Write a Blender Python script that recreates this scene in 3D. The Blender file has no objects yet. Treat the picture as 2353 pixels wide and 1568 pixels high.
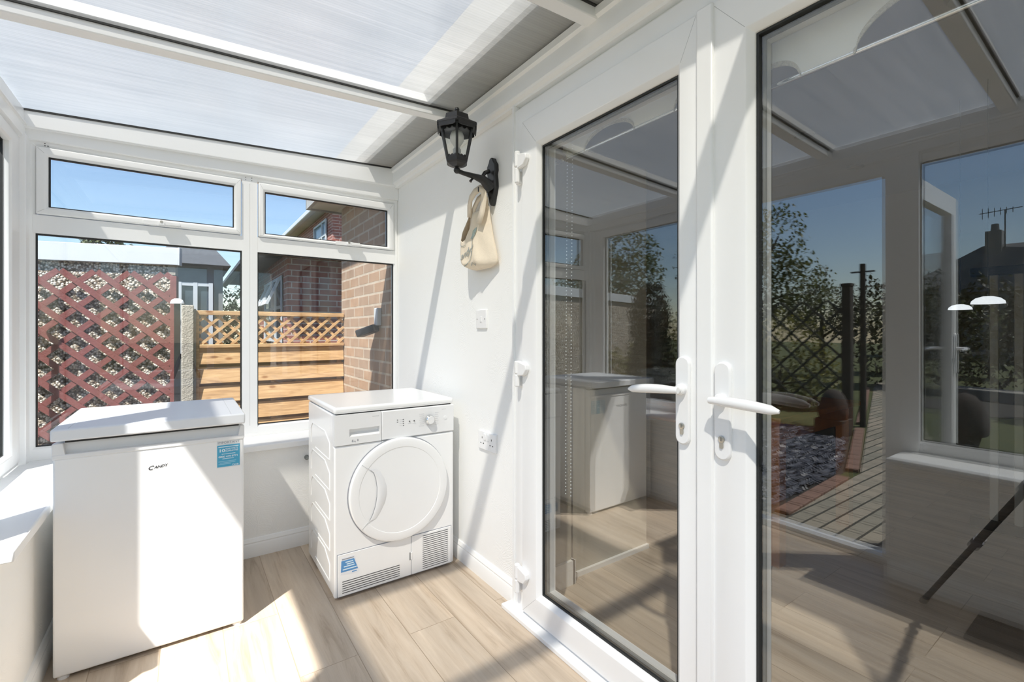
import bpy, bmesh, math, random
from mathutils import Vector, Matrix
random.seed(7)
S = bpy.context.scene
COL = S.collection
PI = math.pi

# ------------------------------------------------------------------ helpers
class MB:
    def __init__(self): self.v = []; self.f = []
    def add(self, vs, fs):
        b = len(self.v); self.v += [tuple(p) for p in vs]; self.f += [tuple(b + i for i in q) for q in fs]; return self
    def box(self, x0, x1, y0, y1, z0, z1):
        if x0 > x1: x0, x1 = x1, x0
        if y0 > y1: y0, y1 = y1, y0
        if z0 > z1: z0, z1 = z1, z0
        vs = [(x0,y0,z0),(x1,y0,z0),(x1,y1,z0),(x0,y1,z0),(x0,y0,z1),(x1,y0,z1),(x1,y1,z1),(x0,y1,z1)]
        return self.add(vs, [(3,2,1,0),(4,5,6,7),(0,1,5,4),(1,2,6,5),(2,3,7,6),(3,0,4,7)])
    def obox(self, a, b, w, h, up=(0,0,1)):
        """bar from a to b, w across, h along up-ish"""
        a = Vector(a); b = Vector(b); d = (b - a).normalized(); u = Vector(up)
        s = d.cross(u).normalized(); u = s.cross(d).normalized()
        vs = []
        for p in (a, b):
            for i, j in ((-1,-1),(1,-1),(1,1),(-1,1)): vs.append(p + s*(i*w/2) + u*(j*h/2))
        return self.add(vs, [(0,1,2,3),(7,6,5,4),(0,4,5,1),(1,5,6,2),(2,6,7,3),(3,7,4,0)])
    def tube(self, pts, r, seg=10):
        pts = [Vector(p) for p in pts]; n = len(pts)
        rs = r if isinstance(r, (list, tuple)) else [r]*n
        vs = []; prev = None
        for i, p in enumerate(pts):
            d = (pts[min(i+1,n-1)] - pts[max(i-1,0)]).normalized()
            if prev is None:
                t = Vector((0,0,1)) if abs(d.z) < .9 else Vector((1,0,0))
                s = d.cross(t).normalized()
            else: s = (prev - d*prev.dot(d)).normalized()
            prev = s; u = d.cross(s)
            for k in range(seg):
                a = 2*PI*k/seg; vs.append(p + (s*math.cos(a) + u*math.sin(a))*rs[i])
        fs = [(i*seg+k, i*seg+(k+1)%seg, (i+1)*seg+(k+1)%seg, (i+1)*seg+k) for i in range(n-1) for k in range(seg)]
        fs += [tuple(range(seg))[::-1], tuple((n-1)*seg+k for k in range(seg))]
        return self.add(vs, fs)
    def lathe(self, prof, c=(0,0,0), seg=24, ax='z', a0=0.):
        """prof: (radius, height) pairs; axis through c"""
        vs = []
        for r, h in prof:
            for k in range(seg):
                a = a0 + 2*PI*k/seg; x, y = r*math.cos(a), r*math.sin(a)
                p = {'z': (x,y,h), 'x': (h,x,y), 'y': (y,h,x)}[ax]
                vs.append((c[0]+p[0], c[1]+p[1], c[2]+p[2]))
        n = len(prof)
        fs = [(i*seg+k, i*seg+(k+1)%seg, (i+1)*seg+(k+1)%seg, (i+1)*seg+k) for i in range(n-1) for k in range(seg)]
        if prof[0][0] > 1e-6: fs.append(tuple(range(seg))[::-1])
        if prof[-1][0] > 1e-6: fs.append(tuple((n-1)*seg+k for k in range(seg)))
        return self.add(vs, fs)
    def prism(self, poly, fn, d0, d1):
        """poly in (u,v); fn(u,v,d) -> point"""
        n = len(poly)
        vs = [fn(u,v,d0) for u,v in poly] + [fn(u,v,d1) for u,v in poly]
        return self.add(vs, [tuple(range(n))[::-1], tuple(range(n,2*n))] + [(i,(i+1)%n,n+(i+1)%n,n+i) for i in range(n)])
    def ring(self, fn, o, i, d0, d1, ch=0.):
        """rectangular frame o=(u0,u1,v0,v1), hole i; back depth d0, front depth d1, inner chamfer ch"""
        def rc(r, d): return [fn(r[0],r[2],d), fn(r[1],r[2],d), fn(r[1],r[3],d), fn(r[0],r[3],d)]
        c2 = min(ch*.4, .004)
        oc = (o[0]+c2, o[1]-c2, o[2]+c2, o[3]-c2)
        ic = (i[0]-ch, i[1]+ch, i[2]-ch, i[3]+ch)
        L = [rc(o,d0), rc(o,d1-c2), rc(oc,d1), rc(ic,d1), rc(i,d1-ch), rc(i,d0)]
        vs = [p for l in L for p in l]; fs = []
        for a in range(6):
            b = (a+1) % 6
            for k in range(4): fs.append((a*4+k, a*4+(k+1)%4, b*4+(k+1)%4, b*4+k))
        return self.add(vs, fs)
    def build(self, name, mat, parent=None, bevel=0., smooth=0, seg=2):
        me = bpy.data.meshes.new(name)
        off = world_loc(parent) if parent else Vector((0,0,0))
        me.from_pydata([tuple(Vector(p) - off) for p in self.v], [], self.f)
        bm = bmesh.new(); bm.from_mesh(me); bmesh.ops.recalc_face_normals(bm, faces=bm.faces); bm.to_mesh(me); bm.free()
        o = bpy.data.objects.new(name, me); COL.objects.link(o)
        if parent: o.parent = parent
        if mat: me.materials.append(mat)
        if smooth:
            for p in me.polygons: p.use_smooth = True
            me.set_sharp_from_angle(angle=math.radians(smooth))
        if bevel:
            m = o.modifiers.new('bevel', 'BEVEL'); m.width = bevel; m.segments = seg; m.limit_method = 'ANGLE'; m.angle_limit = math.radians(40)
            for p in me.polygons: p.use_smooth = True
            me.set_sharp_from_angle(angle=math.radians(50))
        return o

def world_loc(o):
    l = Vector((0,0,0))
    while o is not None: l = l + o.location; o = o.parent
    return l
def thing(name, label, cat, loc=(0,0,0), group=None):
    o = bpy.data.objects.new(name, None); COL.objects.link(o); o.location = loc; o.empty_display_size = .1
    o['label'] = label; o['category'] = cat
    if group: o['group'] = group
    return o
def tag(o, label, cat, group=None, kind=None):
    o['label'] = label; o['category'] = cat
    if group: o['group'] = group
    if kind: o['kind'] = kind
    return o
def struct(o): o['kind'] = 'structure'; return o
def sempty(name, loc=(0,0,0)):
    o = bpy.data.objects.new(name, None); COL.objects.link(o); o.location = loc; o.empty_display_size = .1; o['kind'] = 'structure'; return o
def B(name, mat, b, parent=None, bevel=0.):
    return MB().box(*b).build(name, mat, parent, bevel)

def text_mb(s, size, org, u, v, lift=.0006, shear=0., align='LEFT', bold=0., width=None, mp=None):
    """flat lettering as a thin solid, laid on a surface: org + u*x + v*y"""
    cu = bpy.data.curves.new('lettering', 'FONT'); cu.body = s; cu.size = size; cu.shear = shear; cu.align_x = align
    cu.offset = bold; cu.resolution_u = 3; cu.extrude = .0
    o = bpy.data.objects.new('lettering', cu); COL.objects.link(o)
    dg = bpy.context.evaluated_depsgraph_get(); me = bpy.data.meshes.new_from_object(o.evaluated_get(dg))
    u = Vector(u); v = Vector(v); n = u.cross(v); org = Vector(org)
    xs = [p.co.x for p in me.vertices]; k = 1.
    if width and xs: k = width / max(max(xs)-min(xs), 1e-6)
    vs = [org + u*p.co.x*k + v*p.co.y + n*lift for p in me.vertices]
    if mp: vs = [mp(p) for p in vs]
    fs = [tuple(p.vertices) for p in me.polygons]
    bpy.data.objects.remove(o); bpy.data.curves.remove(cu); bpy.data.meshes.remove(me)
    return vs, fs

# ------------------------------------------------------------------ materials
def nm(name):
    m = bpy.data.materials.new(name); m.use_nodes = True
    nt = m.node_tree; nt.nodes.clear()
    out = nt.nodes.new('ShaderNodeOutputMaterial')
    return m, nt, out
def N(nt, t, **kw):
    n = nt.nodes.new(t)
    for k, v in kw.items(): setattr(n, k, v)
    return n
def setin(n, **kw):
    for k, v in kw.items(): n.inputs[k.replace('_', ' ')].default_value = v
def pbsdf(nt, out, col, rough, metal=0., spec=.5):
    p = N(nt, 'ShaderNodeBsdfPrincipled'); p.inputs['Base Color'].default_value = (*col, 1); p.inputs['Roughness'].default_value = rough
    p.inputs['Metallic'].default_value = metal; p.inputs['Specular IOR Level'].default_value = spec
    nt.links.new(p.outputs[0], out.inputs[0]); return p
def plain(name, col, rough=.5, metal=0., var=0., scale=8., bump=0., bscale=60., spec=.5):
    m, nt, out = nm(name); p = pbsdf(nt, out, col, rough, metal, spec)
    tc = N(nt, 'ShaderNodeTexCoord')
    nz = N(nt, 'ShaderNodeTexNoise'); setin(nz, Scale=scale, Detail=4.)
    nt.links.new(tc.outputs['Object'], nz.inputs['Vector'])
    mx = N(nt, 'ShaderNodeMixRGB'); v = max(var, .012)
    mx.inputs[1].default_value = (*[c*(1-v) for c in col], 1); mx.inputs[2].default_value = (*[min(1, c*(1+v)) for c in col], 1)
    nt.links.new(nz.outputs['Fac'], mx.inputs[0]); nt.links.new(mx.outputs[0], p.inputs['Base Color'])
    if bump:
        n2 = N(nt, 'ShaderNodeTexNoise'); setin(n2, Scale=bscale, Detail=5.)
        nt.links.new(tc.outputs['Object'], n2.inputs['Vector'])
        bp = N(nt, 'ShaderNodeBump'); setin(bp, Strength=bump, Distance=.01)
        nt.links.new(n2.outputs['Fac'], bp.inputs['Height']); nt.links.new(bp.outputs[0], p.inputs['Normal'])
    return m
def ramp(nt, pts):
    r = N(nt, 'ShaderNodeValToRGB'); e = r.color_ramp.elements
    while len(e) < len(pts): e.new(.5)
    for el, (x, c) in zip(e, pts): el.position = x; el.color = (*c, 1)
    return r
def brick(name, c1, c2, cm, plane, bw=.255, rh=.086, mortar=.009, squash=1.):
    m, nt, out = nm(name); p = pbsdf(nt, out, c1, .85)
    g = N(nt, 'ShaderNodeNewGeometry'); sx = N(nt, 'ShaderNodeSeparateXYZ'); cb = N(nt, 'ShaderNodeCombineXYZ')
    nt.links.new(g.outputs['Position'], sx.inputs[0])
    a = {'x': 'Y', 'y': 'X'}[plane]
    nt.links.new(sx.outputs[a], cb.inputs['X']); nt.links.new(sx.outputs['Z'], cb.inputs['Y'])
    b = N(nt, 'ShaderNodeTexBrick'); setin(b, Scale=1., Mortar_Size=mortar, Mortar_Smooth=.15, Bias=0., Brick_Width=bw, Row_Height=rh)
    b.inputs['Color1'].default_value = (*c1,1); b.inputs['Color2'].default_value = (*c2,1); b.inputs['Mortar'].default_value = (*cm,1)
    nt.links.new(cb.outputs[0], b.inputs['Vector'])
    nz = N(nt, 'ShaderNodeTexNoise'); setin(nz, Scale=14., Detail=6.); nt.links.new(g.outputs['Position'], nz.inputs['Vector'])
    mx = N(nt, 'ShaderNodeMixRGB', blend_type='MULTIPLY'); mx.inputs[0].default_value = .5
    rp = ramp(nt, [(.3, (.65,.6,.58)), (.7, (1.,1.,1.))]); nt.links.new(nz.outputs['Fac'], rp.inputs[0])
    nt.links.new(b.outputs['Color'], mx.inputs[1]); nt.links.new(rp.outputs[0], mx.inputs[2]); nt.links.new(mx.outputs[0], p.inputs['Base Color'])
    bp = N(nt, 'ShaderNodeBump', invert=True); setin(bp, Strength=.6, Distance=.008); nt.links.new(b.outputs['Fac'], bp.inputs['Height']); nt.links.new(bp.outputs[0], p.inputs['Normal'])
    return m
def glass(name, r0, tint, rough=0.):
    m, nt, out = nm(name)
    lw = N(nt, 'ShaderNodeLayerWeight'); lw.inputs['Blend'].default_value = .5
    pw = N(nt, 'ShaderNodeMath', operation='POWER'); pw.inputs[1].default_value = 4.
    nt.links.new(lw.outputs['Facing'], pw.inputs[0])
    ma = N(nt, 'ShaderNodeMath', operation='MULTIPLY_ADD'); ma.inputs[1].default_value = 1 - r0; ma.inputs[2].default_value = r0
    nt.links.new(pw.outputs[0], ma.inputs[0])
    t = N(nt, 'ShaderNodeBsdfTransparent'); t.inputs[0].default_value = (*tint, 1)
    g = N(nt, 'ShaderNodeBsdfGlossy'); g.inputs['Roughness'].default_value = rough; g.inputs[0].default_value = (1,1,1,1)
    # slight waviness of toughened sheet glass
    tc = N(nt, 'ShaderNodeTexCoord'); nz = N(nt, 'ShaderNodeTexNoise'); setin(nz, Scale=2.2, Detail=1.); nt.links.new(tc.outputs['Object'], nz.inputs['Vector'])
    bp = N(nt, 'ShaderNodeBump'); setin(bp, Strength=.02, Distance=.01); nt.links.new(nz.outputs['Fac'], bp.inputs['Height']); nt.links.new(bp.outputs[0], g.inputs['Normal'])
    mx = N(nt, 'ShaderNodeMixShader'); nt.links.new(ma.outputs[0], mx.inputs[0]); nt.links.new(t.outputs[0], mx.inputs[1]); nt.links.new(g.outputs[0], mx.inputs[2])
    nt.links.new(mx.outputs[0], out.inputs[0]); return m

M = {}
M['upvc'] = plain('white_upvc', (.89,.893,.89), .28)
M['upvc_trim'] = plain('white_trim_paint', (.88,.88,.87), .4)
M['hardware'] = plain('white_handle_enamel', (.86,.86,.86), .22)
M['gasket'] = plain('black_rubber', (.02,.022,.022), .6)
M['spacer'] = plain('grey_spacer_bar', (.22,.23,.22), .45)
M['lacquer'] = plain('white_appliance_enamel', (.89,.893,.89), .22)
M['lid_white'] = plain('white_laminate', (.80,.82,.85), .35)
M['plastic'] = plain('white_plastic', (.82,.825,.83), .35)
M['slot'] = plain('dark_slot', (.10,.10,.10), .7)
M['black_gap'] = plain('shadow_gap_rubber', (.025,.025,.025), .7)
M['steel'] = plain('brushed_nickel', (.55,.52,.46), .3, .9)
M['chrome'] = plain('chrome', (.75,.76,.76), .12, 1.)
M['lantern_black'] = plain('black_cast_metal', (.012,.012,.013), .38, 0., .3, 30.)
M['black_plastic'] = plain('black_plastic', (.015,.015,.017), .45)
M['blue_collar'] = plain('dark_blue_plastic', (.03,.035,.07), .4)
M['blue'] = plain('sticker_blue', (.07,.40,.62), .4)
M['blue2'] = plain('sticker_mid_blue', (.10,.30,.60), .4)
M['paper'] = plain('white_sticker_paper', (.80,.82,.86), .5)
M['ink_white'] = plain('white_print', (.72,.86,.93), .5)
M['ink_pale'] = plain('pale_print', (.30,.60,.75), .5)
M['ink_grey'] = plain('grey_print', (.30,.31,.34), .5)
M['ink_dark'] = plain('dark_print', (.04,.04,.045), .4)
M['ink_faint'] = plain('faint_print', (.60,.61,.62), .5)
M['canvas'] = plain('natural_cotton_canvas', (.80,.70,.56), .9, 0., .06, 60., .25, 500.)
M['bag_print'] = plain('grey_green_print', (.33,.36,.35), .9)
M['bag_leaf'] = plain('pale_green_print', (.42,.50,.46), .9, 0., .3, 120.)
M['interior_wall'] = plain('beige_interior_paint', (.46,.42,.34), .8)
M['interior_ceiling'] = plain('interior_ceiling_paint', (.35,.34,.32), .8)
M['table_wood'] = plain('orange_pine', (.60,.22,.06), .35, 0., .3, 12.)
M['baluster'] = plain('pale_painted_wood', (.80,.74,.60), .5)
M['tube_white'] = plain('white_tube', (.85,.87,.9), .4)
M['lamp_white'] = plain('white_lamp_glass', (.85,.87,.9), .2)
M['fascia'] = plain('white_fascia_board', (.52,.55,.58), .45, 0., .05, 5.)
M['soffit'] = plain('pale_soffit_board', (.55,.53,.48), .5)
M['gutter_black'] = plain('dark_gutter', (.05,.055,.06), .35)
M['slate'] = plain('grey_roof_tiles', (.13,.14,.15), .7, 0., .3, 20., .5, 25.)
M['darkwall'] = plain('dark_grey_render', (.16,.17,.18), .8, 0., .2)  # one even dark grey for the far house and outbuilding walls
M['burgundy'] = plain('burgundy_stained_wood', (.165,.048,.042), .65, 0., .25, 15., .3, 60.)
M['concrete'] = plain('weathered_concrete', (.36,.33,.28), .9, 0., .35, 25., .8, 90.)
M['creosote'] = plain('dark_stained_timber', (.03,.025,.02), .8, 0., .3, 20., .4, 40.)
M['dark_lattice'] = plain('dark_green_timber', (.02,.025,.02), .7, 0., .3, 20.)
M['bark'] = plain('bark', (.07,.055,.04), .9, 0., .3, 20., .6, 40.)
M['straw'] = plain('dark_wicker', (.045,.035,.03), .9, 0., .4, 40., 1., 60.)
M['sleeper'] = plain('brick_edging_red', (.19,.11,.08), .8, 0., .3, 9., .5, 50.)
M['stone'] = plain('grey_stone', (.25,.24,.22), .9, 0., .4, 8., .8, 20.)
M['window_dark'] = plain('dark_window_glass', (.05,.07,.09), .08)
M['soil'] = plain('dark_soil', (.03,.028,.024), .95, 0., .4, 8., .8, 30.)
M['mat'] = plain('brown_coir', (.09,.065,.045), .95, 0., .4, 40., 1., 200.)
M['lace'] = plain('cream_lace_braid', (.72,.68,.56), .9, 0., .3, 200., .8, 300.)
M['white_bulb'] = plain('opal_bulb', (.85,.85,.83), .3)
M['timber'] = None
M['mitre'] = plain('weld_seam', (.50,.51,.51), .5)

def mk_floor():
    m, nt, out = nm('oak_laminate'); p = pbsdf(nt, out, (.5,.4,.3), .36)
    g = N(nt, 'ShaderNodeNewGeometry'); sx = N(nt, 'ShaderNodeSeparateXYZ'); cb = N(nt, 'ShaderNodeCombineXYZ')
    nt.links.new(g.outputs['Position'], sx.inputs[0])
    ax = N(nt, 'ShaderNodeMath', operation='ADD'); ax.inputs[1].default_value = 20.065
    ay = N(nt, 'ShaderNodeMath', operation='ADD'); ay.inputs[1].default_value = 20.28
    nt.links.new(sx.outputs['X'], ax.inputs[0]); nt.links.new(sx.outputs['Y'], ay.inputs[0])
    nt.links.new(ay.outputs[0], cb.inputs['X']); nt.links.new(ax.outputs[0], cb.inputs['Y'])
    b = N(nt, 'ShaderNodeTexBrick', offset=.37); setin(b, Scale=1., Mortar_Size=.0015, Mortar_Smooth=.2, Bias=0., Brick_Width=1.18, Row_Height=.196)
    b.inputs['Color1'].default_value = (0,0,0,1); b.inputs['Color2'].default_value = (1,1,1,1); b.inputs['Mortar'].default_value = (.5,.5,.5,1)
    nt.links.new(cb.outputs[0], b.inputs['Vector'])
    # grain stretched along the boards, shifted per board
    mp = N(nt, 'ShaderNodeMapping'); mp.inputs['Scale'].default_value = (26., 1.7, 1.)
    nt.links.new(g.outputs['Position'], mp.inputs['Vector'])
    ad = N(nt, 'ShaderNodeVectorMath', operation='ADD')
    mu = N(nt, 'ShaderNodeVectorMath', operation='SCALE'); mu.inputs['Scale'].default_value = 7.
    nt.links.new(b.outputs['Color'], mu.inputs[0]); nt.links.new(mp.outputs[0], ad.inputs[0]); nt.links.new(mu.outputs[0], ad.inputs[1])
    n1 = N(nt, 'ShaderNodeTexNoise'); setin(n1, Scale=1., Detail=8., Roughness=.65, Distortion=.6); nt.links.new(ad.outputs[0], n1.inputs['Vector'])
    r1 = ramp(nt, [(.28, (.36,.275,.195)), (.46, (.55,.455,.355)), (.72, (.66,.57,.465))]); nt.links.new(n1.outputs['Fac'], r1.inputs[0])
    n2 = N(nt, 'ShaderNodeTexNoise'); setin(n2, Scale=3.2, Detail=3.); nt.links.new(ad.outputs[0], n2.inputs['Vector'])
    n2.inputs['Scale'].default_value = .35
    r2 = ramp(nt, [(.35, (.80,.80,.80)), (.65, (1.08,1.06,1.03))]); nt.links.new(n2.outputs['Fac'], r2.inputs[0])
    m1 = N(nt, 'ShaderNodeMixRGB', blend_type='MULTIPLY'); m1.inputs[0].default_value = .8; nt.links.new(r1.outputs[0], m1.inputs[1]); nt.links.new(r2.outputs[0], m1.inputs[2])
    r3 = ramp(nt, [(0., (.9,.89,.88)), (1., (1.06,1.05,1.04))]); nt.links.new(b.outputs['Color'], r3.inputs[0])
    m2 = N(nt, 'ShaderNodeMixRGB', blend_type='MULTIPLY'); m2.inputs[0].default_value = 1.; nt.links.new(m1.outputs[0], m2.inputs[1]); nt.links.new(r3.outputs[0], m2.inputs[2])
    m3 = N(nt, 'ShaderNodeMixRGB'); m3.inputs[2].default_value = (.34,.26,.18,1); nt.links.new(b.outputs['Fac'], m3.inputs[0]); nt.links.new(m2.outputs[0], m3.inputs[1])
    nt.links.new(m3.outputs[0], p.inputs['Base Color'])
    bp = N(nt, 'ShaderNodeBump', invert=True); setin(bp, Strength=.25, Distance=.002); nt.links.new(b.outputs['Fac'], bp.inputs['Height'])
    b2 = N(nt, 'ShaderNodeBump'); setin(b2, Strength=.05, Distance=.002); nt.links.new(n1.outputs['Fac'], b2.inputs['Height']); nt.links.new(bp.outputs[0], b2.inputs['Normal'])
    nt.links.new(b2.outputs[0], p.inputs['Normal'])
    return m
M['floor'] = mk_floor()

def mk_artex():
    m, nt, out = nm('white_textured_plaster'); p = pbsdf(nt, out, (.90,.90,.885), .6)
    g = N(nt, 'ShaderNodeNewGeometry')
    v = N(nt, 'ShaderNodeTexVoronoi'); setin(v, Scale=7., Randomness=1.); nt.links.new(g.outputs['Position'], v.inputs['Vector'])
    nz = N(nt, 'ShaderNodeTexNoise'); setin(nz, Scale=16., Detail=5.); nt.links.new(g.outputs['Position'], nz.inputs['Vector'])
    # swirls: concentric rings round random centres, broken up by noise
    ma = N(nt, 'ShaderNodeMath', operation='MULTIPLY_ADD'); ma.inputs[1].default_value = 150.; nt.links.new(v.outputs['Distance'], ma.inputs[0])
    m4 = N(nt, 'ShaderNodeMath', operation='MULTIPLY'); m4.inputs[1].default_value = 40.; nt.links.new(nz.outputs['Fac'], m4.inputs[0]); nt.links.new(m4.outputs[0], ma.inputs[2])
    sn = N(nt, 'ShaderNodeMath', operation='SINE'); nt.links.new(ma.outputs[0], sn.inputs[0])
    n3 = N(nt, 'ShaderNodeTexNoise'); setin(n3, Scale=4.5, Detail=2.); nt.links.new(g.outputs['Position'], n3.inputs['Vector'])
    rp = ramp(nt, [(.47, (0,0,0)), (.68, (1,1,1))]); nt.links.new(n3.outputs['Fac'], rp.inputs[0])
    mm = N(nt, 'ShaderNodeMath', operation='MULTIPLY'); nt.links.new(sn.outputs[0], mm.inputs[0]); nt.links.new(rp.outputs[0], mm.inputs[1])
    ad = N(nt, 'ShaderNodeMath', operation='ADD'); nt.links.new(mm.outputs[0], ad.inputs[0]); nt.links.new(nz.outputs['Fac'], ad.inputs[1])
    bp = N(nt, 'ShaderNodeBump'); setin(bp, Strength=.25, Distance=.0011); nt.links.new(ad.outputs[0], bp.inputs['Height']); nt.links.new(bp.outputs[0], p.inputs['Normal'])
    return m
M['artex'] = mk_artex()

def mk_poly():
    m, nt, out = nm('multiwall_polycarbonate')
    g = N(nt, 'ShaderNodeNewGeometry')
    w = N(nt, 'ShaderNodeTexWave', wave_type='BANDS', bands_direction='Y'); setin(w, Scale=26., Distortion=0.); nt.links.new(g.outputs['Position'], w.inputs['Vector'])
    mp = N(nt, 'ShaderNodeMapping'); mp.inputs['Scale'].default_value = (1.1, 34., 1.); nt.links.new(g.outputs['Position'], mp.inputs['Vector'])
    nz = N(nt, 'ShaderNodeTexNoise'); setin(nz, Scale=1.6, Detail=4.); nt.links.new(mp.outputs[0], nz.inputs['Vector'])
    n2 = N(nt, 'ShaderNodeTexNoise'); setin(n2, Scale=2.4, Detail=3.); nt.links.new(g.outputs['Position'], n2.inputs['Vector'])
    mx = N(nt, 'ShaderNodeMixRGB', blend_type='MULTIPLY'); mx.inputs[0].default_value = .6
    r = ramp(nt, [(.3, (.70,.72,.73)), (.65, (.98,.98,.98))]); nt.links.new(nz.outputs['Fac'], r.inputs[0])
    r2 = ramp(nt, [(.35, (.72,.74,.75)), (.65, (1,.995,.98))]); nt.links.new(n2.outputs['Fac'], r2.inputs[0])
    nt.links.new(r.outputs[0], mx.inputs[1]); nt.links.new(r2.outputs[0], mx.inputs[2])
    r3 = ramp(nt, [(0., (.80,.80,.80)), (.5, (1,1,1))]); nt.links.new(w.outputs['Color'], r3.inputs[0])
    m3 = N(nt, 'ShaderNodeMixRGB', blend_type='MULTIPLY'); m3.inputs[0].default_value = .7; nt.links.new(mx.outputs[0], m3.inputs[1]); nt.links.new(r3.outputs[0], m3.inputs[2])
    tr = N(nt, 'ShaderNodeBsdfTranslucent'); nt.links.new(m3.outputs[0], tr.inputs[0])
    tp = N(nt, 'ShaderNodeBsdfTransparent'); tp.inputs[0].default_value = (.92,.91,.885,1)
    df = N(nt, 'ShaderNodeBsdfDiffuse'); df.inputs[0].default_value = (.75,.76,.75,1)
    gl = N(nt, 'ShaderNodeBsdfGlossy'); gl.inputs['Roughness'].default_value = .16
    bp = N(nt, 'ShaderNodeBump'); setin(bp, Strength=.18, Distance=.003); nt.links.new(w.outputs['Fac'], bp.inputs['Height']); nt.links.new(bp.outputs[0], gl.inputs['Normal'])
    s1 = N(nt, 'ShaderNodeMixShader'); s1.inputs[0].default_value = .20; nt.links.new(tp.outputs[0], s1.inputs[1]); nt.links.new(tr.outputs[0], s1.inputs[2])
    s2 = N(nt, 'ShaderNodeMixShader'); s2.inputs[0].default_value = .28; nt.links.new(s1.outputs[0], s2.inputs[1]); nt.links.new(df.outputs[0], s2.inputs[2])
    s3 = N(nt, 'ShaderNodeMixShader'); s3.inputs[0].default_value = .10; nt.links.new(s2.outputs[0], s3.inputs[1]); nt.links.new(gl.outputs[0], s3.inputs[2])
    nt.links.new(s3.outputs[0], out.inputs[0]); return m
M['poly'] = mk_poly()

def mk_pebble():
    m, nt, out = nm('pebbledash'); p = pbsdf(nt, out, (.4,.35,.3), .9)
    g = N(nt, 'ShaderNodeNewGeometry')
    v = N(nt, 'ShaderNodeTexVoronoi'); setin(v, Scale=58., Randomness=1.); nt.links.new(g.outputs['Position'], v.inputs['Vector'])
    sp = N(nt, 'ShaderNodeSeparateColor'); nt.links.new(v.outputs['Color'], sp.inputs[0])
    r = ramp(nt, [(0., (.10,.08,.06)), (.2, (.28,.21,.15)), (.4, (.48,.41,.33)), (.65, (.66,.61,.53)), (.95, (.8,.77,.7))]); nt.links.new(sp.outputs[0], r.inputs[0])
    r2 = ramp(nt, [(.35, (1,1,1)), (.75, (.18,.15,.12))]); nt.links.new(v.outputs['Distance'], r2.inputs[0])
    mx = N(nt, 'ShaderNodeMixRGB', blend_type='MULTIPLY'); mx.inputs[0].default_value = 1.; nt.links.new(r.outputs[0], mx.inputs[1]); nt.links.new(r2.outputs[0], mx.inputs[2])
    nt.links.new(mx.outputs[0], p.inputs['Base Color'])
    bp = N(nt, 'ShaderNodeBump', invert=True); setin(bp, Strength=.9, Distance=.01); nt.links.new(v.outputs['Distance'], bp.inputs['Height']); nt.links.new(bp.outputs[0], p.inputs['Normal'])
    return m
M['pebble'] = mk_pebble()

def mk_timber(name, c0, c1, c2, axis='x'):
    m, nt, out = nm(name); p = pbsdf(nt, out, c1, .6)
    g = N(nt, 'ShaderNodeNewGeometry'); mp = N(nt, 'ShaderNodeMapping')
    mp.inputs['Scale'].default_value = (3., 30., 30.) if axis == 'x' else (30., 3., 30.)
    nt.links.new(g.outputs['Position'], mp.inputs['Vector'])
    nz = N(nt, 'ShaderNodeTexNoise'); setin(nz, Scale=1.4, Detail=6., Distortion=1.2); nt.links.new(mp.outputs[0], nz.inputs['Vector'])
    r = ramp(nt, [(.3, c0), (.5, c1), (.72, c2)]); nt.links.new(nz.outputs['Fac'], r.inputs[0])
    # knots
    mp2 = N(nt, 'ShaderNodeMapping'); mp2.inputs['Scale'].default_value = (4., 4., 9.); nt.links.new(g.outputs['Position'], mp2.inputs['Vector'])
    v = N(nt, 'ShaderNodeTexVoronoi'); setin(v, Scale=1.); nt.links.new(mp2.outputs[0], v.inputs['Vector'])
    rk = ramp(nt, [(.06, (.45,.28,.14)), (.14, (1,1,1))]); nt.links.new(v.outputs['Distance'], rk.inputs[0])
    mx = N(nt, 'ShaderNodeMixRGB', blend_type='MULTIPLY'); mx.inputs[0].default_value = .8; nt.links.new(r.outputs[0], mx.inputs[1]); nt.links.new(rk.outputs[0], mx.inputs[2])
    nt.links.new(mx.outputs[0], p.inputs['Base Color']); return m
M['timber'] = mk_timber('new_fence_timber', (.33,.19,.085), (.50,.31,.15), (.62,.42,.22))

M['brick_buff'] = brick('buff_brick', (.42,.27,.17), (.34,.24,.17), (.50,.42,.33), 'x')
M['brick_red_y'] = brick('red_brick_gable', (.32,.095,.07), (.24,.085,.07), (.50,.40,.36), 'y')
M['brick_red_x'] = brick('red_brick_side', (.34,.10,.07), (.24,.085,.07), (.50,.40,.36), 'x')
M['paver'] = brick('block_paving', (.20,.18,.15), (.14,.13,.11), (.05,.05,.045), 'y', .2, .1, .008)
M['glass_door'] = glass('door_double_glazing', .10, (.99,.995,.99))
M['glass_win'] = glass('window_double_glazing', .05, (.91,.92,.92))
M['glass_lantern'] = glass('lantern_glass', .06, (.93,.94,.92))

def mk_grass():
    m, nt, out = nm('lawn'); p = pbsdf(nt, out, (.1,.14,.04), .95)
    g = N(nt, 'ShaderNodeNewGeometry'); nz = N(nt, 'ShaderNodeTexNoise'); setin(nz, Scale=1.2, Detail=10., Roughness=.75); nt.links.new(g.outputs['Position'], nz.inputs['Vector'])
    r = ramp(nt, [(.3, (.03,.042,.010)), (.5, (.065,.080,.022)), (.7, (.115,.118,.042))]); nt.links.new(nz.outputs['Fac'], r.inputs[0]); nt.links.new(r.outputs[0], p.inputs['Base Color'])
    n2 = N(nt, 'ShaderNodeTexNoise'); setin(n2, Scale=80., Detail=3.); nt.links.new(g.outputs['Position'], n2.inputs['Vector'])
    bp = N(nt, 'ShaderNodeBump'); setin(bp, Strength=.8, Distance=.02); nt.links.new(n2.outputs['Fac'], bp.inputs['Height']); nt.links.new(bp.outputs[0], p.inputs['Normal']); return m
M['grass'] = mk_grass()
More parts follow.
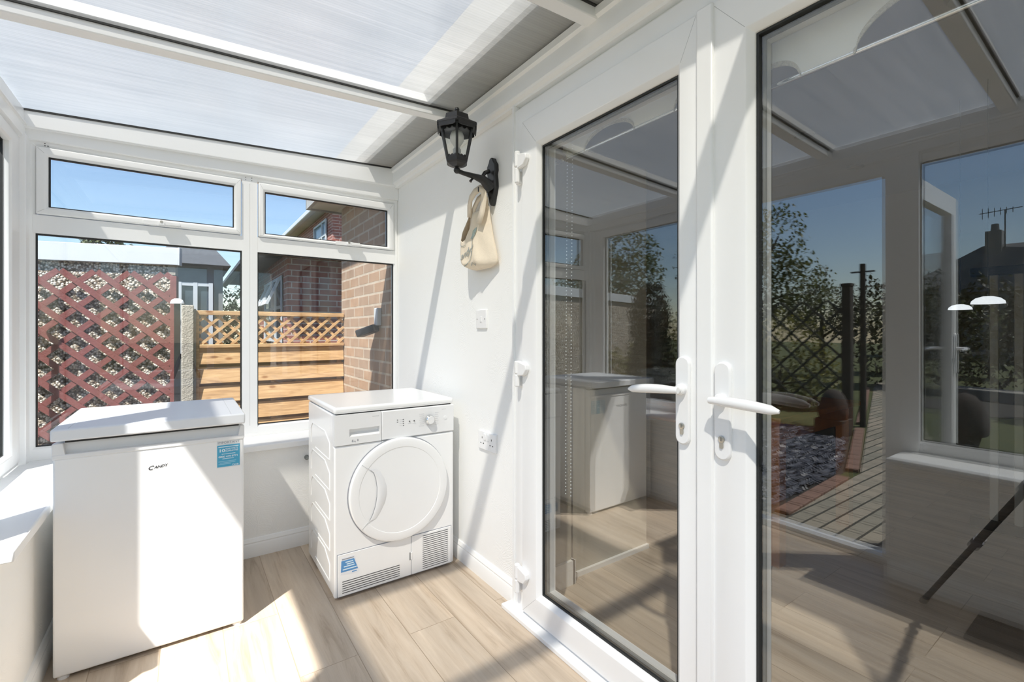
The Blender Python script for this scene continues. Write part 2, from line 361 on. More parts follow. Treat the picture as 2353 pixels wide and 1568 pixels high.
def mk_leaf(name, c0, c1):
    m, nt, out = nm(name); p = pbsdf(nt, out, c0, .55)
    oi = N(nt, 'ShaderNodeNewGeometry'); wn = N(nt, 'ShaderNodeTexNoise'); setin(wn, Scale=5., Detail=4.); nt.links.new(oi.outputs['Position'], wn.inputs['Vector'])
    mx = N(nt, 'ShaderNodeMixRGB'); mx.inputs[1].default_value = (*c0,1); mx.inputs[2].default_value = (*c1,1); nt.links.new(wn.outputs['Fac'], mx.inputs[0]); nt.links.new(mx.outputs[0], p.inputs['Base Color'])
    tr = N(nt, 'ShaderNodeBsdfTranslucent'); nt.links.new(mx.outputs[0], tr.inputs[0])
    ms = N(nt, 'ShaderNodeMixShader'); ms.inputs[0].default_value = .3; nt.links.new(p.outputs[0], ms.inputs[1]); nt.links.new(tr.outputs[0], ms.inputs[2]); nt.links.new(ms.outputs[0], out.inputs[0]); return m
M['leaf_mid'] = mk_leaf('mid_green_leaves', (.05,.075,.02), (.17,.19,.07))
M['leaf_dark'] = mk_leaf('dark_green_leaves', (.015,.022,.01), (.05,.06,.025))
M['leaf_gold'] = mk_leaf('yellow_green_leaves', (.10,.11,.02), (.30,.28,.07))
M['leaf_grey'] = mk_leaf('grey_green_leaves', (.07,.085,.05), (.19,.20,.13))

def mk_lamp():
    m, nt, out = nm('opal_dome_added_glow'); p = pbsdf(nt, out, (.85,.87,.9), .25)
    p.inputs['Emission Color'].default_value = (.9,.95,1,1); p.inputs['Emission Strength'].default_value = .45; return m  # faint emission added to brighten the domes
M['lamp_white_added_glow'] = mk_lamp()
def mk_blind():
    m, nt, out = nm('cream_blind_fabric')
    d = N(nt, 'ShaderNodeBsdfDiffuse'); d.inputs[0].default_value = (.94,.935,.88,1)
    t = N(nt, 'ShaderNodeBsdfTranslucent'); t.inputs[0].default_value = (.94,.935,.88,1)
    g = N(nt, 'ShaderNodeNewGeometry'); nz = N(nt, 'ShaderNodeTexNoise'); setin(nz, Scale=240., Detail=2.); nt.links.new(g.outputs['Position'], nz.inputs['Vector'])
    bp = N(nt, 'ShaderNodeBump'); setin(bp, Strength=.3, Distance=.001); nt.links.new(nz.outputs['Fac'], bp.inputs['Height']); nt.links.new(bp.outputs[0], d.inputs['Normal'])
    ms = N(nt, 'ShaderNodeMixShader'); ms.inputs[0].default_value = .12; nt.links.new(d.outputs[0], ms.inputs[1]); nt.links.new(t.outputs[0], ms.inputs[2]); nt.links.new(ms.outputs[0], out.inputs[0]); return m
M['blind'] = mk_blind()

# ------------------------------------------------------------------ key dimensions (metres); x right to the house, y along the house, z up
WX = 1.165            # plastered house wall
LX = -.60             # inner face of the garden-side frames
EY = 2.99             # inner face of the end window frames
def roofz(x): return 2.245 + .0453*(x - WX)
def fE(u, v, d): return (u, EY - d, v)        # end wall: u = x, depth towards the room
def fL(u, v, d): return (LX + d, u, v)        # garden side: u = y
def fH(u, v, d): return (WX - d, u, v)        # house wall: u = y

# ------------------------------------------------------------------ shell
fl = MB(); fl.box(-.66, 1.32, -1.5, 3.02, -.10, 0); fl.box(1.32, 5.3, -2.6, 4.45, -.10, 0)
struct(fl.build('floor', M['floor']))
w = struct(B('wall_end', M['artex'], (-.66, WX, 2.765, 3.03, -.2, .545)))
struct(B('wall_left', M['artex'], (-.66, -.405, 1.80, 2.765, -.2, .545)))
struct(B('wall_front', M['artex'], (-.66, -.405, -1.5, .775, -.2, .545)))
hw = MB(); hw.box(WX, 1.32, 1.60, 3.03, 0, 2.26); hw.box(WX, 1.32, -.20, 1.60, 2.09, 2.26); hw.box(WX, 1.32, -2.6, -.20, 0, 2.26)
struct(hw.build('wall_house', M['artex']))
bw = MB(); bw.box(-.66, WX, -1.62, -1.5, -.2, .6)
struct(bw.build('wall_back', M['artex']))
# house wall outside, beyond the lean-to
struct(MB().box(1.20, 1.32, 3.03, 4.48, -.2, 2.45).build('wall_outside', M['brick_buff']))
struct(MB().box(WX+.01, 1.32, -2.6, 3.03, 2.262, 2.30).build('wall_above', M['brick_buff']))

# window boards
def sill(name, b): return struct(B(name, M['upvc'], b, None, .006))
sill('trim_1', (LX, WX-.002, 2.735, EY+.01, .545, .58))
sill('trim_2', (LX-.01, -.375, 1.80, 2.734, .545, .58))
sill('trim_3', (LX-.01, -.375, -1.5, .785, .545, .58))

# skirtings with a moulded top
def skirt(name, pts_fn, u0, u1):
    prof = [(0,0),(.016,0),(.016,.062),(.012,.070),(.013,.076),(.006,.092),(0,.095)]
    m = MB(); n = len(prof)
    vs = [pts_fn(u0,z,d) for d,z in prof] + [pts_fn(u1,z,d) for d,z in prof]
    m.add(vs, [tuple(range(n))[::-1], tuple(range(n,2*n))] + [(i,(i+1)%n,n+(i+1)%n,n+i) for i in range(n)])
    return struct(m.build(name, M['upvc_trim'], None, 0, 30))
skirt('baseboard_end', lambda u,z,d: (u, 2.765-d, z), -.405, WX)
skirt('baseboard_house', lambda u,z,d: (WX-d, u, z), 1.61, 2.765)
skirt('baseboard_left', lambda u,z,d: (-.405+d, u, z), 1.80, 2.765)
skirt('baseboard_front', lambda u,z,d: (-.405+d, u, z), -1.5, .775)

# roof sheets between the glazing bars, sloping down to the garden side
bars = [2.0525, 1.1275, .42, -.45]
edges = [3.02] + bars + [-1.55]
for i in range(5):
    y1, y0 = edges[i] - (.02 if i else 0), edges[i+1] + .02
    m = MB(); x0, x1 = -.70, WX
    vs = [(x0,y0,roofz(x0)),(x1,y0,roofz(x1)),(x1,y1,roofz(x1)),(x0,y1,roofz(x0))]
    vs += [(x,y,z+.016) for x,y,z in vs]
    m.add(vs, [(3,2,1,0),(4,5,6,7),(0,1,5,4),(1,2,6,5),(2,3,7,6),(3,0,4,7)])
    struct(m.build('ceiling', M['poly']))
for i, y in enumerate(bars):
    h = .04
    r = MB(); x0, x1 = -.66, 1.15
    vs = []
    for x in (x0, x1):
        for yy, dz in ((-.0275,-h),(.0275,-h),(.0275,.05),(-.0275,.05)): vs.append((x, y+yy, roofz(x)+dz))
    r.add(vs, [(0,1,2,3),(7,6,5,4),(0,4,5,1),(1,5,6,2),(2,6,7,3),(3,7,4,0)])
    ro = struct(r.build('trim_%d' % (4+i), M['upvc'], None, .004))
    g = MB(); vs = []
    for x in (x0, x1):
        for yy, dz in ((-.0345,-.006),(-.0272,-.006),(-.0272,.012),(-.0345,.012)): vs.append((x, y+yy, roofz(x)+dz))
    g.add(vs, [(0,1,2,3),(7,6,5,4),(0,4,5,1),(1,5,6,2),(2,6,7,3),(3,7,4,0)])
    g.build('rubber_seal', M['black_gap'], ro)

# wall plate along the house wall under the roof, with fillets
cp = MB()
prof = [(WX,2.118),(1.140,2.118),(1.136,2.126),(1.122,2.134),(1.118,2.142),(1.118,2.205),(1.106,2.212),(1.104,2.236),(1.112,2.243),(WX,2.243)]
n = len(prof)
cp.add([(x,-1.5,z) for x,z in prof] + [(x,EY-.02,z) for x,z in prof], [tuple(range(n))[::-1], tuple(range(n,2*n))] + [(i,(i+1)%n,n+(i+1)%n,n+i) for i in range(n)])
struct(cp.build('trim_8', M['upvc_trim'], None, 0, 25))

# header over the end window: wedge board up to the roof slope + stepped moulding
hb = MB()
def wedge(x0, x1, zb, dzt, ya, yb, zb2=None):
    zb2 = zb if zb2 is None else zb2
    vs = []
    for y in (ya, yb): vs += [(x0,y,zb),(x1,y,zb2),(x1,y,roofz(x1)+dzt),(x0,y,roofz(x0)+dzt)]
    hb.add(vs, [(0,1,2,3),(7,6,5,4),(0,4,5,1),(1,5,6,2),(2,6,7,3),(3,7,4,0)])
wedge(-.61, WX, 2.04, 0., 2.975, 3.04)
wedge(-.61, WX, 2.085, -.004, 2.950, 2.99, 2.125)
hd = struct(hb.build('trim_9', M['upvc'], None, .004))
g = MB(); vs = []
for x in (-.60, WX-.05):
    for y, dz in ((2.944,-.009),(2.957,-.009),(2.957,-.001),(2.944,-.001)): vs.append((x, y, roofz(x)+dz))
g.add(vs, [(0,1,2,3),(7,6,5,4),(0,4,5,1),(1,5,6,2),(2,6,7,3),(3,7,4,0)])
g.build('rubber_seal', M['black_gap'], hd)
# ring beam on the garden side
rb = MB(); rb.box(-.655, -.585, -1.5, 2.99, 2.035, 2.165); rb.box(-.66,-.575,-1.5,2.99, 2.09, 2.10)
struct(rb.build('trim_10', M['upvc'], None, .004))

# ------------------------------------------------------------------ glazing
def pane(name, fn, r, d0, d1, parent, mat=None):
    m = MB(); u0,u1,v0,v1 = r
    vs = [fn(u0,v0,d) if i==0 else fn(u1,v0,d) if i==1 else fn(u1,v1,d) if i==2 else fn(u0,v1,d) for d in (d0,d1) for i in range(4)]
    m.add(vs, [(0,1,2,3),(7,6,5,4),(0,4,5,1),(1,5,6,2),(2,6,7,3),(3,7,4,0)])
    return m.build(name, mat or M['glass_win'], parent)
def grow(r, g): return (r[0]-g, r[1]+g, r[2]-g, r[3]+g)

def mitre(fn, o, i, d, parent, which=(0,1,2,3)):
    co = [(o[0],o[2]),(o[1],o[2]),(o[1],o[3]),(o[0],o[3])]; ci = [(i[0],i[2]),(i[1],i[2]),(i[1],i[3]),(i[0],i[3])]
    for k in which:
        (a,b),(p,q) = co[k], ci[k]; l = math.hypot(p-a,q-b); n = (-(q-b)/l*.0006, (p-a)/l*.0006)
        m = MB(); m.prism([(a+n[0],b+n[1]),(a-n[0],b-n[1]),(p-n[0],q-n[1]),(p+n[0],q+n[1])], fn, d-.001, d+.0002); m.build('mitre_joint', M['mitre'], parent)
# window 1 : the end window
w1 = sempty('window_1', (.28, EY, .58))
fr = MB()
fr.ring(fE, (LX-.02, WX, .578, 2.05), (-.558, 1.138, .640, 2.018), -.05, 0., .010)
fr.ring(fE, (.262, .338, .60, 2.03), (.2995, .3005, .641, 2.0), -.049, .0005, .0)   # mullion
fr.box(-.565, .27, EY+.0006, EY+.049, 1.620, 1.704); fr.box(.33, 1.145, EY+.0006, EY+.049, 1.620, 1.704)
fr.build('window_frame', M['upvc'], w1, .003)
MB().box(-.66, -.575, 2.93, 3.04, .545, 2.05).build('corner_post', M['upvc'], w1, .004)
for r in ((-.558,.26,.640,1.618), (.339,1.138,.640,1.618)):
    m = MB(); m.ring(fE, grow(r,.001), grow(r,-.0045), -.03, -.012, 0.); m.build('glazing_seal', M['gasket'], w1)
    pane('window_pane', fE, grow(r,-.002), -.044, -.020, w1)
for r, gl in (((-.553,.257,1.708,2.014), (-.513,.223,1.742,1.974)), ((.343,1.134,1.708,2.012), (.375,1.094,1.726,1.966))):
    m = MB(); m.ring(fE, r, gl, -.035, .014, .010); s = m.build('top_sash', M['upvc'], w1, .002); mitre(fE, grow(r,-.006), grow(gl,.012), .014, s)
    m = MB(); m.ring(fE, grow(gl,.001), grow(gl,-.0045), -.02, .000, 0.); m.build('glazing_seal', M['gasket'], s)
    pane('window_pane', fE, grow(gl,-.002), -.034, -.010, s)
for hx in (-.095, .835):
    z = 1.720 if hx < 0 else 1.716
    h = MB(); h.box(hx-.075, hx+.075, EY-.021, EY-.013, z-.012, z+.012)
    h.prism([(hx-.01,z-.006),(hx+.012,z-.010),(hx+.078,z-.008),(hx+.08,z+.002),(hx+.012,z+.011),(hx-.01,z+.008)], fE, .021, .038)
    h.box(hx-.012, hx+.014, EY-.045, EY-.02, z-.013, z+.003)
    ho = h.build('window_handle', M['hardware'], w1, .0025)
    MB().lathe([(.0065,-.0465),(.0065,-.040)], (hx, EY, z+.004), 14, 'y').build('key_barrel', M['steel'], ho)
sc = MB()
for x,z in ((-.525,2.036),(-.515,2.036),(-.525,2.046),(.28,2.030),(.31,2.030),(.28,2.044),(.31,2.044)):
    sc.lathe([(.0022,-.0008),(.0022,.0015)], (x, EY, z-.012), 8, 'y')
sc.build('fixing_hole', M['black_gap'], w1)

# window 2 : fixed light on the garden side beside the fridge
def side_window(name, y0, y1, gy0, gy1, gz0, gz1, mat=None):
    o = sempty(name, (LX, (y0+y1)/2, .58))
    m = MB(); m.ring(fL, (y0,y1,.578,2.04), (gy0,gy1,gz0,gz1), -.05, 0., .012); m.build('window_frame', M['upvc'], o, .002)
    r = (gy0,gy1,gz0,gz1)
    m = MB(); m.ring(fL, grow(r,.001), grow(r,-.0045), -.03, -.014, 0.); m.build('glazing_seal', M['gasket'], o)
    pane('window_pane', fL, grow(r,-.002), -.044, -.020, o); return o
w2 = side_window('window_2', 1.80, 2.95, 1.975, 2.785, .655, 1.965)
m = MB(); m.ring(fL, (1.90,2.90,.60,2.02), (1.976,2.784,.656,1.964), -.02, .012, .008); m.build('sash', M['upvc'], w2, .002)
w3 = side_window('window_3', -1.5, .787, -1.40, .717, .640, 1.985)
# window 4 : unseen glazed end added behind the camera to let in light
w4 = sempty('added_window_4', (.28,-1.5,.6))
def fB(u, v, d): return (u, -1.55 + d, v)
m = MB(); m.ring(fB, (-.66,WX,.6,2.24), (-.58,1.10,.66,2.02), -.05, .05, .01); m.box(.25,.33,-1.6,-1.5,.65,2.03); m.build('window_frame', M['upvc'], w4)
pane('window_pane', fB, (-.58,1.10,.66,2.02), -.01, .014, w4)

# ------------------------------------------------------------------ french doors to the house
t = struct(B('trim_11', M['upvc'], (1.097, WX, -.20, 1.645, 0, .020), None, .004))   # threshold strip
fr = MB(); fr.ring(fH, (-.20, 1.603, .0, 2.095), (-.140, 1.540, .024, 2.026), -.12, .026, .004)
fr.box(WX-.004, WX-.034, 1.60, 1.612, .02, 2.118)
struct(fr.build('trim_12', M['upvc'], None, .002))

def leaf(name, y0, y1, g, front, hand):
    """one glazed leaf; g = visible glass rectangle; hand = side of the handle"""
    o = sempty(name, (WX, (y0+y1)/2, .03))
    d1 = WX - front
    m = MB(); m.ring(fH, (y0,y1,.032,2.024), g, -.03, d1, .016); lf_ = m.build('leaf_frame', M['upvc'], o, .002); mitre(fH, (y0+.006,y1-.006,.038,2.018), grow(g,.018), d1, lf_)
    m = MB(); m.ring(fH, grow(g,.002), grow(g,-.006), .004, d1-.020, 0.); m.build('glazing_seal', M['gasket'], o)
    m = MB(); m.ring(fH, grow(g,.002), grow(g,-.012), -.004, .004, 0.); m.build('spacer_bar', M['spacer'], o)
    m = MB(); m.ring(fH, grow(g,.01), grow(g,-.002), -.045, -.009, .006); m.build('glazing_bead', M['upvc'], o)
    pane('glass', fH, grow(g,-.001), -.008, .016, o, M['glass_door'])
    return o
d1 = leaf('door_1', .738, 1.535, (.810, 1.426, .138, 1.897), 1.125, 0)
d2 = leaf('door_2', -.128, .700, (-.030, .590, .138, 1.897), 1.121, 0)
a = MB(); a.box(1.112, 1.130, .688, .736, .034, 2.022); a.build('meeting_strip', M['upvc'], d2, .005)

def rounded_bar(yc, z0, z1, w, n=10):
    r = w/2; p = []
    for k in range(n+1): a = PI*k/n; p.append((yc + r*math.cos(a), z1-r + r*math.sin(a)))
    for k in range(n+1): a = PI + PI*k/n; p.append((yc + r*math.cos(a), z0+r + r*math.sin(a)))
    return p
def lever_set(parent, yc, z0, z1, zl, zk, x0, sgn, drop):
    m = MB(); m.prism(rounded_bar(yc, z0, z1, .044), lambda u,v,d: (x0-d, u, v), -.001, .011)
    pl = m.build('handle_plate', M['hardware'], parent, .004)
    m = MB(); m.lathe([(.015,0),(.0155,.012),(.012,.016)], (0,0,0), 16, 'x')
    m.v = [(x0-.010-x, yc+y, zl+z) for x,y,z in m.v]
    m.tube([(x0-.020,yc,zl),(x0-.048,yc,zl)], .0095, 14)
    pts = []; rs = []
    for k in range(11):
        t = k/10; pts.append((x0-.046-.006*math.sin(t*PI), yc - sgn*.012 + sgn*.168*t, zl + .004*math.sin(t*PI) - drop*t)); rs.append((.0065 + .0065*math.sin(.35+t*2.3))*(1. if k < 10 else .45))
    m.tube(pts, rs, 14); m.build('lever', M['hardware'], parent, 0, 40)
    m = MB(); m.lathe([(.0082,.009),(.0082,.0145),(.0066,.0150)], (0,0,0), 18, 'x'); m.v = [(x0-x, yc+y, zk+z) for x,y,z in m.v]
    m.prism(rounded_bar(yc, zk-.024, zk-.002, .0095, 6), lambda u,v,d: (x0-d, u, v), .009, .0143)
    cy = m.build('lock_cylinder', M['steel'], parent, 0, 30)
    m = MB(); m.box(x0-.0156, x0-.0149, yc-.0009, yc+.0009, zk-.005, zk+.005); m.build('keyway', M['slot'], parent)
lever_set(d1, .779, .860, 1.102, 1.012, .912, 1.125, 1, .012)
lever_set(d2, .661, .844, 1.093, .998, .898, 1.121, -1, .006)
for z0, z1 in ((1.775,1.905), (.945,1.050), (.105,.222)):
    h = MB(); h.tube([(1.112,1.548,z0),(1.112,1.548,z0+(z1-z0)*.47)], .0105, 14); h.tube([(1.112,1.548,z0+(z1-z0)*.50),(1.112,1.548,z1)], .012, 14)
    zc = (z0+z1)/2 + .018
    h.prism([(1.548,zc-.028),(1.500,zc-.022),(1.482,zc+.002),(1.486,zc+.022),(1.548,zc+.036)], lambda u,v,d: (1.125-d,u,v), -.001, .020)
    h.prism([(1.548,z0),(1.572,z0),(1.572,zc-.03),(1.548,zc-.03)], lambda u,v,d: (1.139-d,u,v), -.001, .018)
    h.build('hinge', M['hardware'], d1, .004)

# garden door: frame, with the leaf folded out into the garden
fr = MB(); fr.box(LX-.055, LX+.004, 1.760, 1.802, -.02, 2.04); fr.box(LX-.055, LX+.004, .786, .862, -.02, 2.04); fr.box(LX-.054, LX+.002, .80, 1.795, 1.968, 2.048)
fr.box(LX-.053, LX+.02, .805, 1.79, -.018, .035); fr.box(LX-.02, LX+.012, .715, .792, .58, 2.04); fr.box(LX-.06,-.405, .775,.80,0,.545); 
struct(fr.build('trim_13', M['upvc'], None, .003))
d3 = sempty('door_3', (-.66, .80, 0))
def fD(u, v, d): return (-.66 - u, .80 + d, v)
m = MB(); m.ring(fD, (0,.83,.03,1.965), (.095,.735,.14,1.86), -.035, .025, .012); m.build('leaf_frame', M['upvc'], d3, .002)
pane('glass', fD, (.095,.735,.14,1.86), -.012, .012, d3)
for s, d0 in ((1,.025),(-1,-.035)):
    m = MB(); m.prism(rounded_bar(.785, .92, 1.16, .034), fD, d0, d0+s*.01); m.build('handle_plate', M['hardware'], d3, .003)
    m = MB(); m.tube([fD(.785,1.07,d0), fD(.785,1.07,d0+s*.05), fD(.765,1.068,d0+s*.055), fD(.66,1.062,d0+s*.055)], [.009,.009,.010,.007], 12); m.build('lever', M['hardware'], d3, 0, 40)

# ------------------------------------------------------------------ undercounter fridge
FR = thing('undercounter_fridge', 'white undercounter fridge with a blue sticker on its door, under the end window', 'fridge', (-.083, 2.42, 0))
FY = 2.145
m = MB(); m.box(-.358,.192,2.19,2.66,.018,.80); m.build('cabinet', M['lacquer'], FR, .006)
m = MB(); m.box(-.361,.197,2.117,2.665,.806,.846); m.build('worktop', M['lid_white'], FR, .006, 0, 3)
for x in (-.318, .150): MB().box(x-.0008,x+.0008,2.128,2.66,.8455,.8465).build('worktop_joint', M['ink_faint'], FR)
# door with a grip scooped out of its top edge
m = MB(); m.box(-.359,.194,FY,2.186,.012,.745); dr = m.build('fridge_door', M['lacquer'], FR, .007, 0, 3)
m = MB()
m.box(-.359,.194,FY+.022,2.186,.745,.794)
m.prism([(-.361,.745),(-.326,.745),(-.334,.794),(-.361,.794)], lambda u,v,d:(u,FY-.002+d,v), 0, .03)
m.prism([(.172,.745),(.196,.745),(.196,.794),(.182,.794)], lambda u,v,d:(u,FY-.002+d,v), 0, .03)
m.prism([(-.3605,.742),(.1955,.742),(.1955,.757),(-.3605,.757)], lambda u,v,d:(u,FY-.0028+d,v), 0, .03)
m.build('grip_rail', M['plastic'], FR, .002)
m = MB(); m.box(-.33,.178,FY+.012,2.19,.794,.806); m.build('top_gap', M['black_gap'], FR)
m = MB(); m.box(-.35,.186,2.20,2.64,.0,.02); m.box(-.34,.18,FY+.03,2.2,.004,.03); m.build('plinth', M['slot'], FR)
for x in (-.335,.172): MB().lathe([(.016,0),(.016,.010),(.010,.013)], (x,2.165,0), 14).build('foot', M['plastic'], FR)
v, f = text_mb('C', .021, (-.110,FY,.6665), (1,0,0), (0,0,1), .0012, .35, 'LEFT', .0004, .017); m = MB(); m.add(v,f)
v, f = text_mb('ANDY', .0135, (-.0915,FY,.6690), (1,0,.10), (0,0,1), .0012, .35, 'LEFT', .0004, .044); m.add(v,f)
m.build('maker_badge', M['ink_dark'], FR)
# sticker
m = MB(); m.box(.103,.181,FY-.0007,FY,.636,.746); st = m.build('sticker', plain('clear_film', (.74,.77,.79), .3), FR)
st['label'] = 'blue guarantee sticker'
m = MB(); m.box(.104,.1802,FY-.0011,FY-.0006,.640,.725); m.build('sticker_panel', M['blue'], st)
m = MB()
def line(s, size, x, z, w=None, bold=0., al='LEFT'):
    v, f = text_mb(s, size, (x,FY-.0011,z), (1,0,0), (0,0,1), .0004, 0., al, bold, w); MB().add(v,f).build('sticker_lettering', M['ink_white'], st)
line('10', .0165, .1085, .6985, .0185, .0006)
line('YEAR PARTS', .0085, .131, .7065, .043, .0002); line('GUARANTEE', .0085, .131, .6985, .043, .0002)
line('0800 479 0771', .0095, .1085, .6765, .064, .0003)
line('Candy', .008, .1545, .6425, .022, .0002)
m.box(.108,.176,FY-.0015,FY-.0011,.7165,.7195); m.box(.119,.165,FY-.0015,FY-.0011,.689,.691); m.box(.121,.160,FY-.0015,FY-.0011,.6705,.6725)
m.build('sticker_fine_print', M['ink_white'], st)
m = MB(); m.box(.108,.168,FY-.0015,FY-.0011,.660,.6625); m.box(.113,.165,FY-.0015,FY-.0011,.6545,.657); m.box(.108,.15,FY-.0015,FY-.0011,.6495,.652); m.build('sticker_small_print', M['ink_pale'], st)
v, f = text_mb('IMPORTANT', .0125, (.1055,FY-.0007,.7305), (1,0,0), (0,0,1), .0004, 0., 'LEFT', 0., .073); MB().add(v,f).build('sticker_heading', M['ink_grey'], st)

# ------------------------------------------------------------------ tumble dryer
TD = thing('tumble_dryer', 'white front-loading tumble dryer with a round door, standing against the house wall', 'tumble dryer', (.82, 2.35, 0))
DY = 2.09; X0, X1 = .527, 1.108
m = MB(); m.box(X0+.004,X1-.004,DY+.02,2.612,.012,.806); m.build('cabinet', M['lacquer'], TD, .008)
m = MB(); m.box(X0+.001,X1-.001,DY+.001,2.618,.809,.838); m.build('top_panel', M['lacquer'], TD, .011, 0, 4)
m = MB(); m.box(X0+.012,X1-.012,DY+.012,2.6,.804,.811); m.build('top_gap', M['black_gap'], TD)
m = MB(); m.box(X0+.002,X1-.002,DY,DY+.03,.012,.668); m.build('front_panel', M['lacquer'], TD, .007, 0, 3)
cp = MB(); cp.box(.737,X1-.001,DY-.004,DY+.03,.673,.805); CPo = cp.build('control_panel', M['plastic'], TD, .004)
# water drawer with a scooped grip
m = MB(); x0, x1 = X0+.002, .734
m.box(x0,.592,DY-.004,DY+.03,.673,.805); m.box(.727,x1,DY-.004,DY+.03,.673,.805); m.box(.592,.727,DY-.004,DY+.03,.740,.805); m.box(.592,.727,DY-.004,DY+.03,.673,.706)
m.add([(.592,DY-.004,.706),(.727,DY-.004,.706),(.727,DY+.022,.722),(.592,DY+.022,.722),(.592,DY+.022,.740),(.727,DY+.022,.740)], [(0,1,2,3),(3,2,5,4)])
DW = m.build('water_drawer', M['plastic'], TD)
v, f = text_mb('condense', .008, (.694,DY-.004,.785), (1,0,0), (0,0,1), .0005, 0, 'LEFT', 0, .030); 
m = MB(); m.box(.694,.724,DY-.0046,DY-.004,.786,.789); m.build('faint_print_line', M['ink_faint'], DW)
m = MB(); v, f = text_mb('6', .016, (.602,DY-.004,.683), (1,0,0), (0,0,1), .0006, 0, 'LEFT', .0003); m.add(v,f)
v, f = text_mb('kg', .008, (.612,DY-.004,.683), (1,0,0), (0,0,1), .0006, 0, 'LEFT', .0001); m.add(v,f)
v, f = text_mb('B', .012, (.6255,DY-.004,.685), (1,0,0), (0,0,1), .0006, 0, 'LEFT', .0002); m.add(v,f)
m.build('capacity_lettering', M['ink_grey'], DW)
# dial, buttons, lights
m = MB(); m.lathe([(.024,0),(.024,-.006),(.0205,-.016),(.018,-.018)], (.973,DY-.004,.742), 28, 'y'); m.build('dial', M['chrome'], CPo, 0, 35)
m = MB(); m.lathe([(.0185,-.0175),(.0175,-.021),(.0,-.021)], (.973,DY-.004,.742), 28, 'y'); m.box(.9722,.9738,DY-.0256,DY-.024,.726,.738); m.build('dial_cap', M['plastic'], CPo, 0, 35)
m = MB()
for x,z in ((.812,.7575),(.812,.7475),(.840,.7575),(.840,.748),(.8405,.739),(.841,.7295)): MB().box(x-.003,x+.003,DY-.0047,DY-.004,z-.0016,z+.0016).build('indicator_light', M['slot'], CPo)
for x,z in ((.871,.7455),(.894,.7455)): MB().lathe([(.0028,0),(.0028,-.003)], (x,DY-.004,z), 12, 'y').build('push_button', M['slot'], CPo)
m = MB(); m.lathe([(.009,0),(.009,-.002),(.007,-.0022)], (1.058,DY-.004,.744), 20, 'y'); m.build('start_button', M['plastic'], CPo, 0, 30)
PR = [(.920+.002*(k%3),.945,.7725-.0095*k) for k in range(7)] + [(1.003,1.022-.003*(k%2),.7725-.0095*k) for k in range(7)] + [(.822,.835,.7567-.0093*k) for k in range(4)] + [(1.04,1.062,.785),(.862,.88,.735),(.886,.904,.732)]
for a_,b_,z_ in PR: MB().box(a_,b_,DY-.0045,DY-.004,z_,z_+.0019).build('programme_print', M['ink_faint'], CPo)
# round door
cx, cz, R = .825, .4375, .2375
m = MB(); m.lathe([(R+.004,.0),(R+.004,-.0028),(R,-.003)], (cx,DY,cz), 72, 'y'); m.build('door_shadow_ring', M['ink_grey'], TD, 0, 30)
m = MB(); m.lathe([(R,-.001),(R,-.016),(R-.004,-.021),(R-.012,-.0235),(R-.040,-.022),(R-.042,-.0205),(R-.045,-.0205),(.13,-.0217),(0,-.0225)], (cx,DY,cz), 72, 'y')
DO = m.build('round_door', M['lacquer'], TD, 0, 32)
# handle scoop on the left of the door: a crescent with a deep right lip
up = [(-.148,.115),(-.132,.100),(-.122,.070),(-.116,.030),(-.117,-.010),(-.124,-.050),(-.136,-.085),(-.150,-.110)]
dn = [(-.158,-.100),(-.148,-.060),(-.136,-.020),(-.131,.020),(-.136,.06),(-.146,.095)]
m = MB(); L = [(cx+u,cz+v) for u,v in up]; Rr = [(cx+u+.020*math.sin((v+.115)/.23*PI)+.004,cz+v) for u,v in up]
vs = [(u,DY-.0235,v) for u,v in L] + [(u,DY-.036+.012*abs(v-cz)/.115,v) for u,v in Rr] + [(u+.024,DY-.0215,v) for u,v in Rr]
k = len(L); m.add(vs, [(i,i+1,k+i+1,k+i) for i in range(k-1)] + [(k+i,k+i+1,2*k+i+1,2*k+i) for i in range(k-1)])
m.build('door_grip', M['plastic'], DO, 0, 60)
m = MB(); vs = []
for (u,v) in L: vs += [(u-.0012,DY-.0238,v),(u+.0016,DY-.0240,v)]
m.add(vs, [(2*i,2*i+1,2*i+3,2*i+2) for i in range(k-1)]); m.build('grip_recess', M['ink_grey'], DO)
for sg in (1,-1): MB().obox((cx-.149,DY-.0235,cz+.0025+sg*.1125),(cx-.185,DY-.0235,cz+sg*.143),.0015,.0015,(0,1,0)).build('panel_joint', M['ink_faint'], DO)
# kick panel with louvres
m = MB(); m.box(.540,1.094,DY-.0006,DY,.008+.006,.201); m.build('kick_gap', M['ink_grey'], TD)
m = MB(); m.box(.5425,.8795,DY-.004,DY,.017,.1985); KP = m.build('filter_flap', M['lacquer'], TD, .003)
m = MB(); m.box(.8815,1.0915,DY-.004,DY,.017,.1985); GR = m.build('vent_panel', M['lacquer'], TD, .003)
for k in range(6): MB().box(.562,.822,DY-.0046,DY-.003,.0285+.0098*k,.0318+.0098*k).build('louvre_slot', M['slot'], KP)
for k in range(17): MB().box(.938,1.073,DY-.0046,DY-.003,.0275+.0098*k,.0305+.0098*k).build('louvre_slot', M['slot'], GR)
m = MB(); m.box(.8715,.8755,DY-.0048,DY-.003,.088,.124); m.build('flap_latch', M['slot'], KP); m = MB(); m.box(.876,.886,DY-.006,DY-.003,.089,.123); m.build('latch_tab', M['lacquer'], KP, .001)
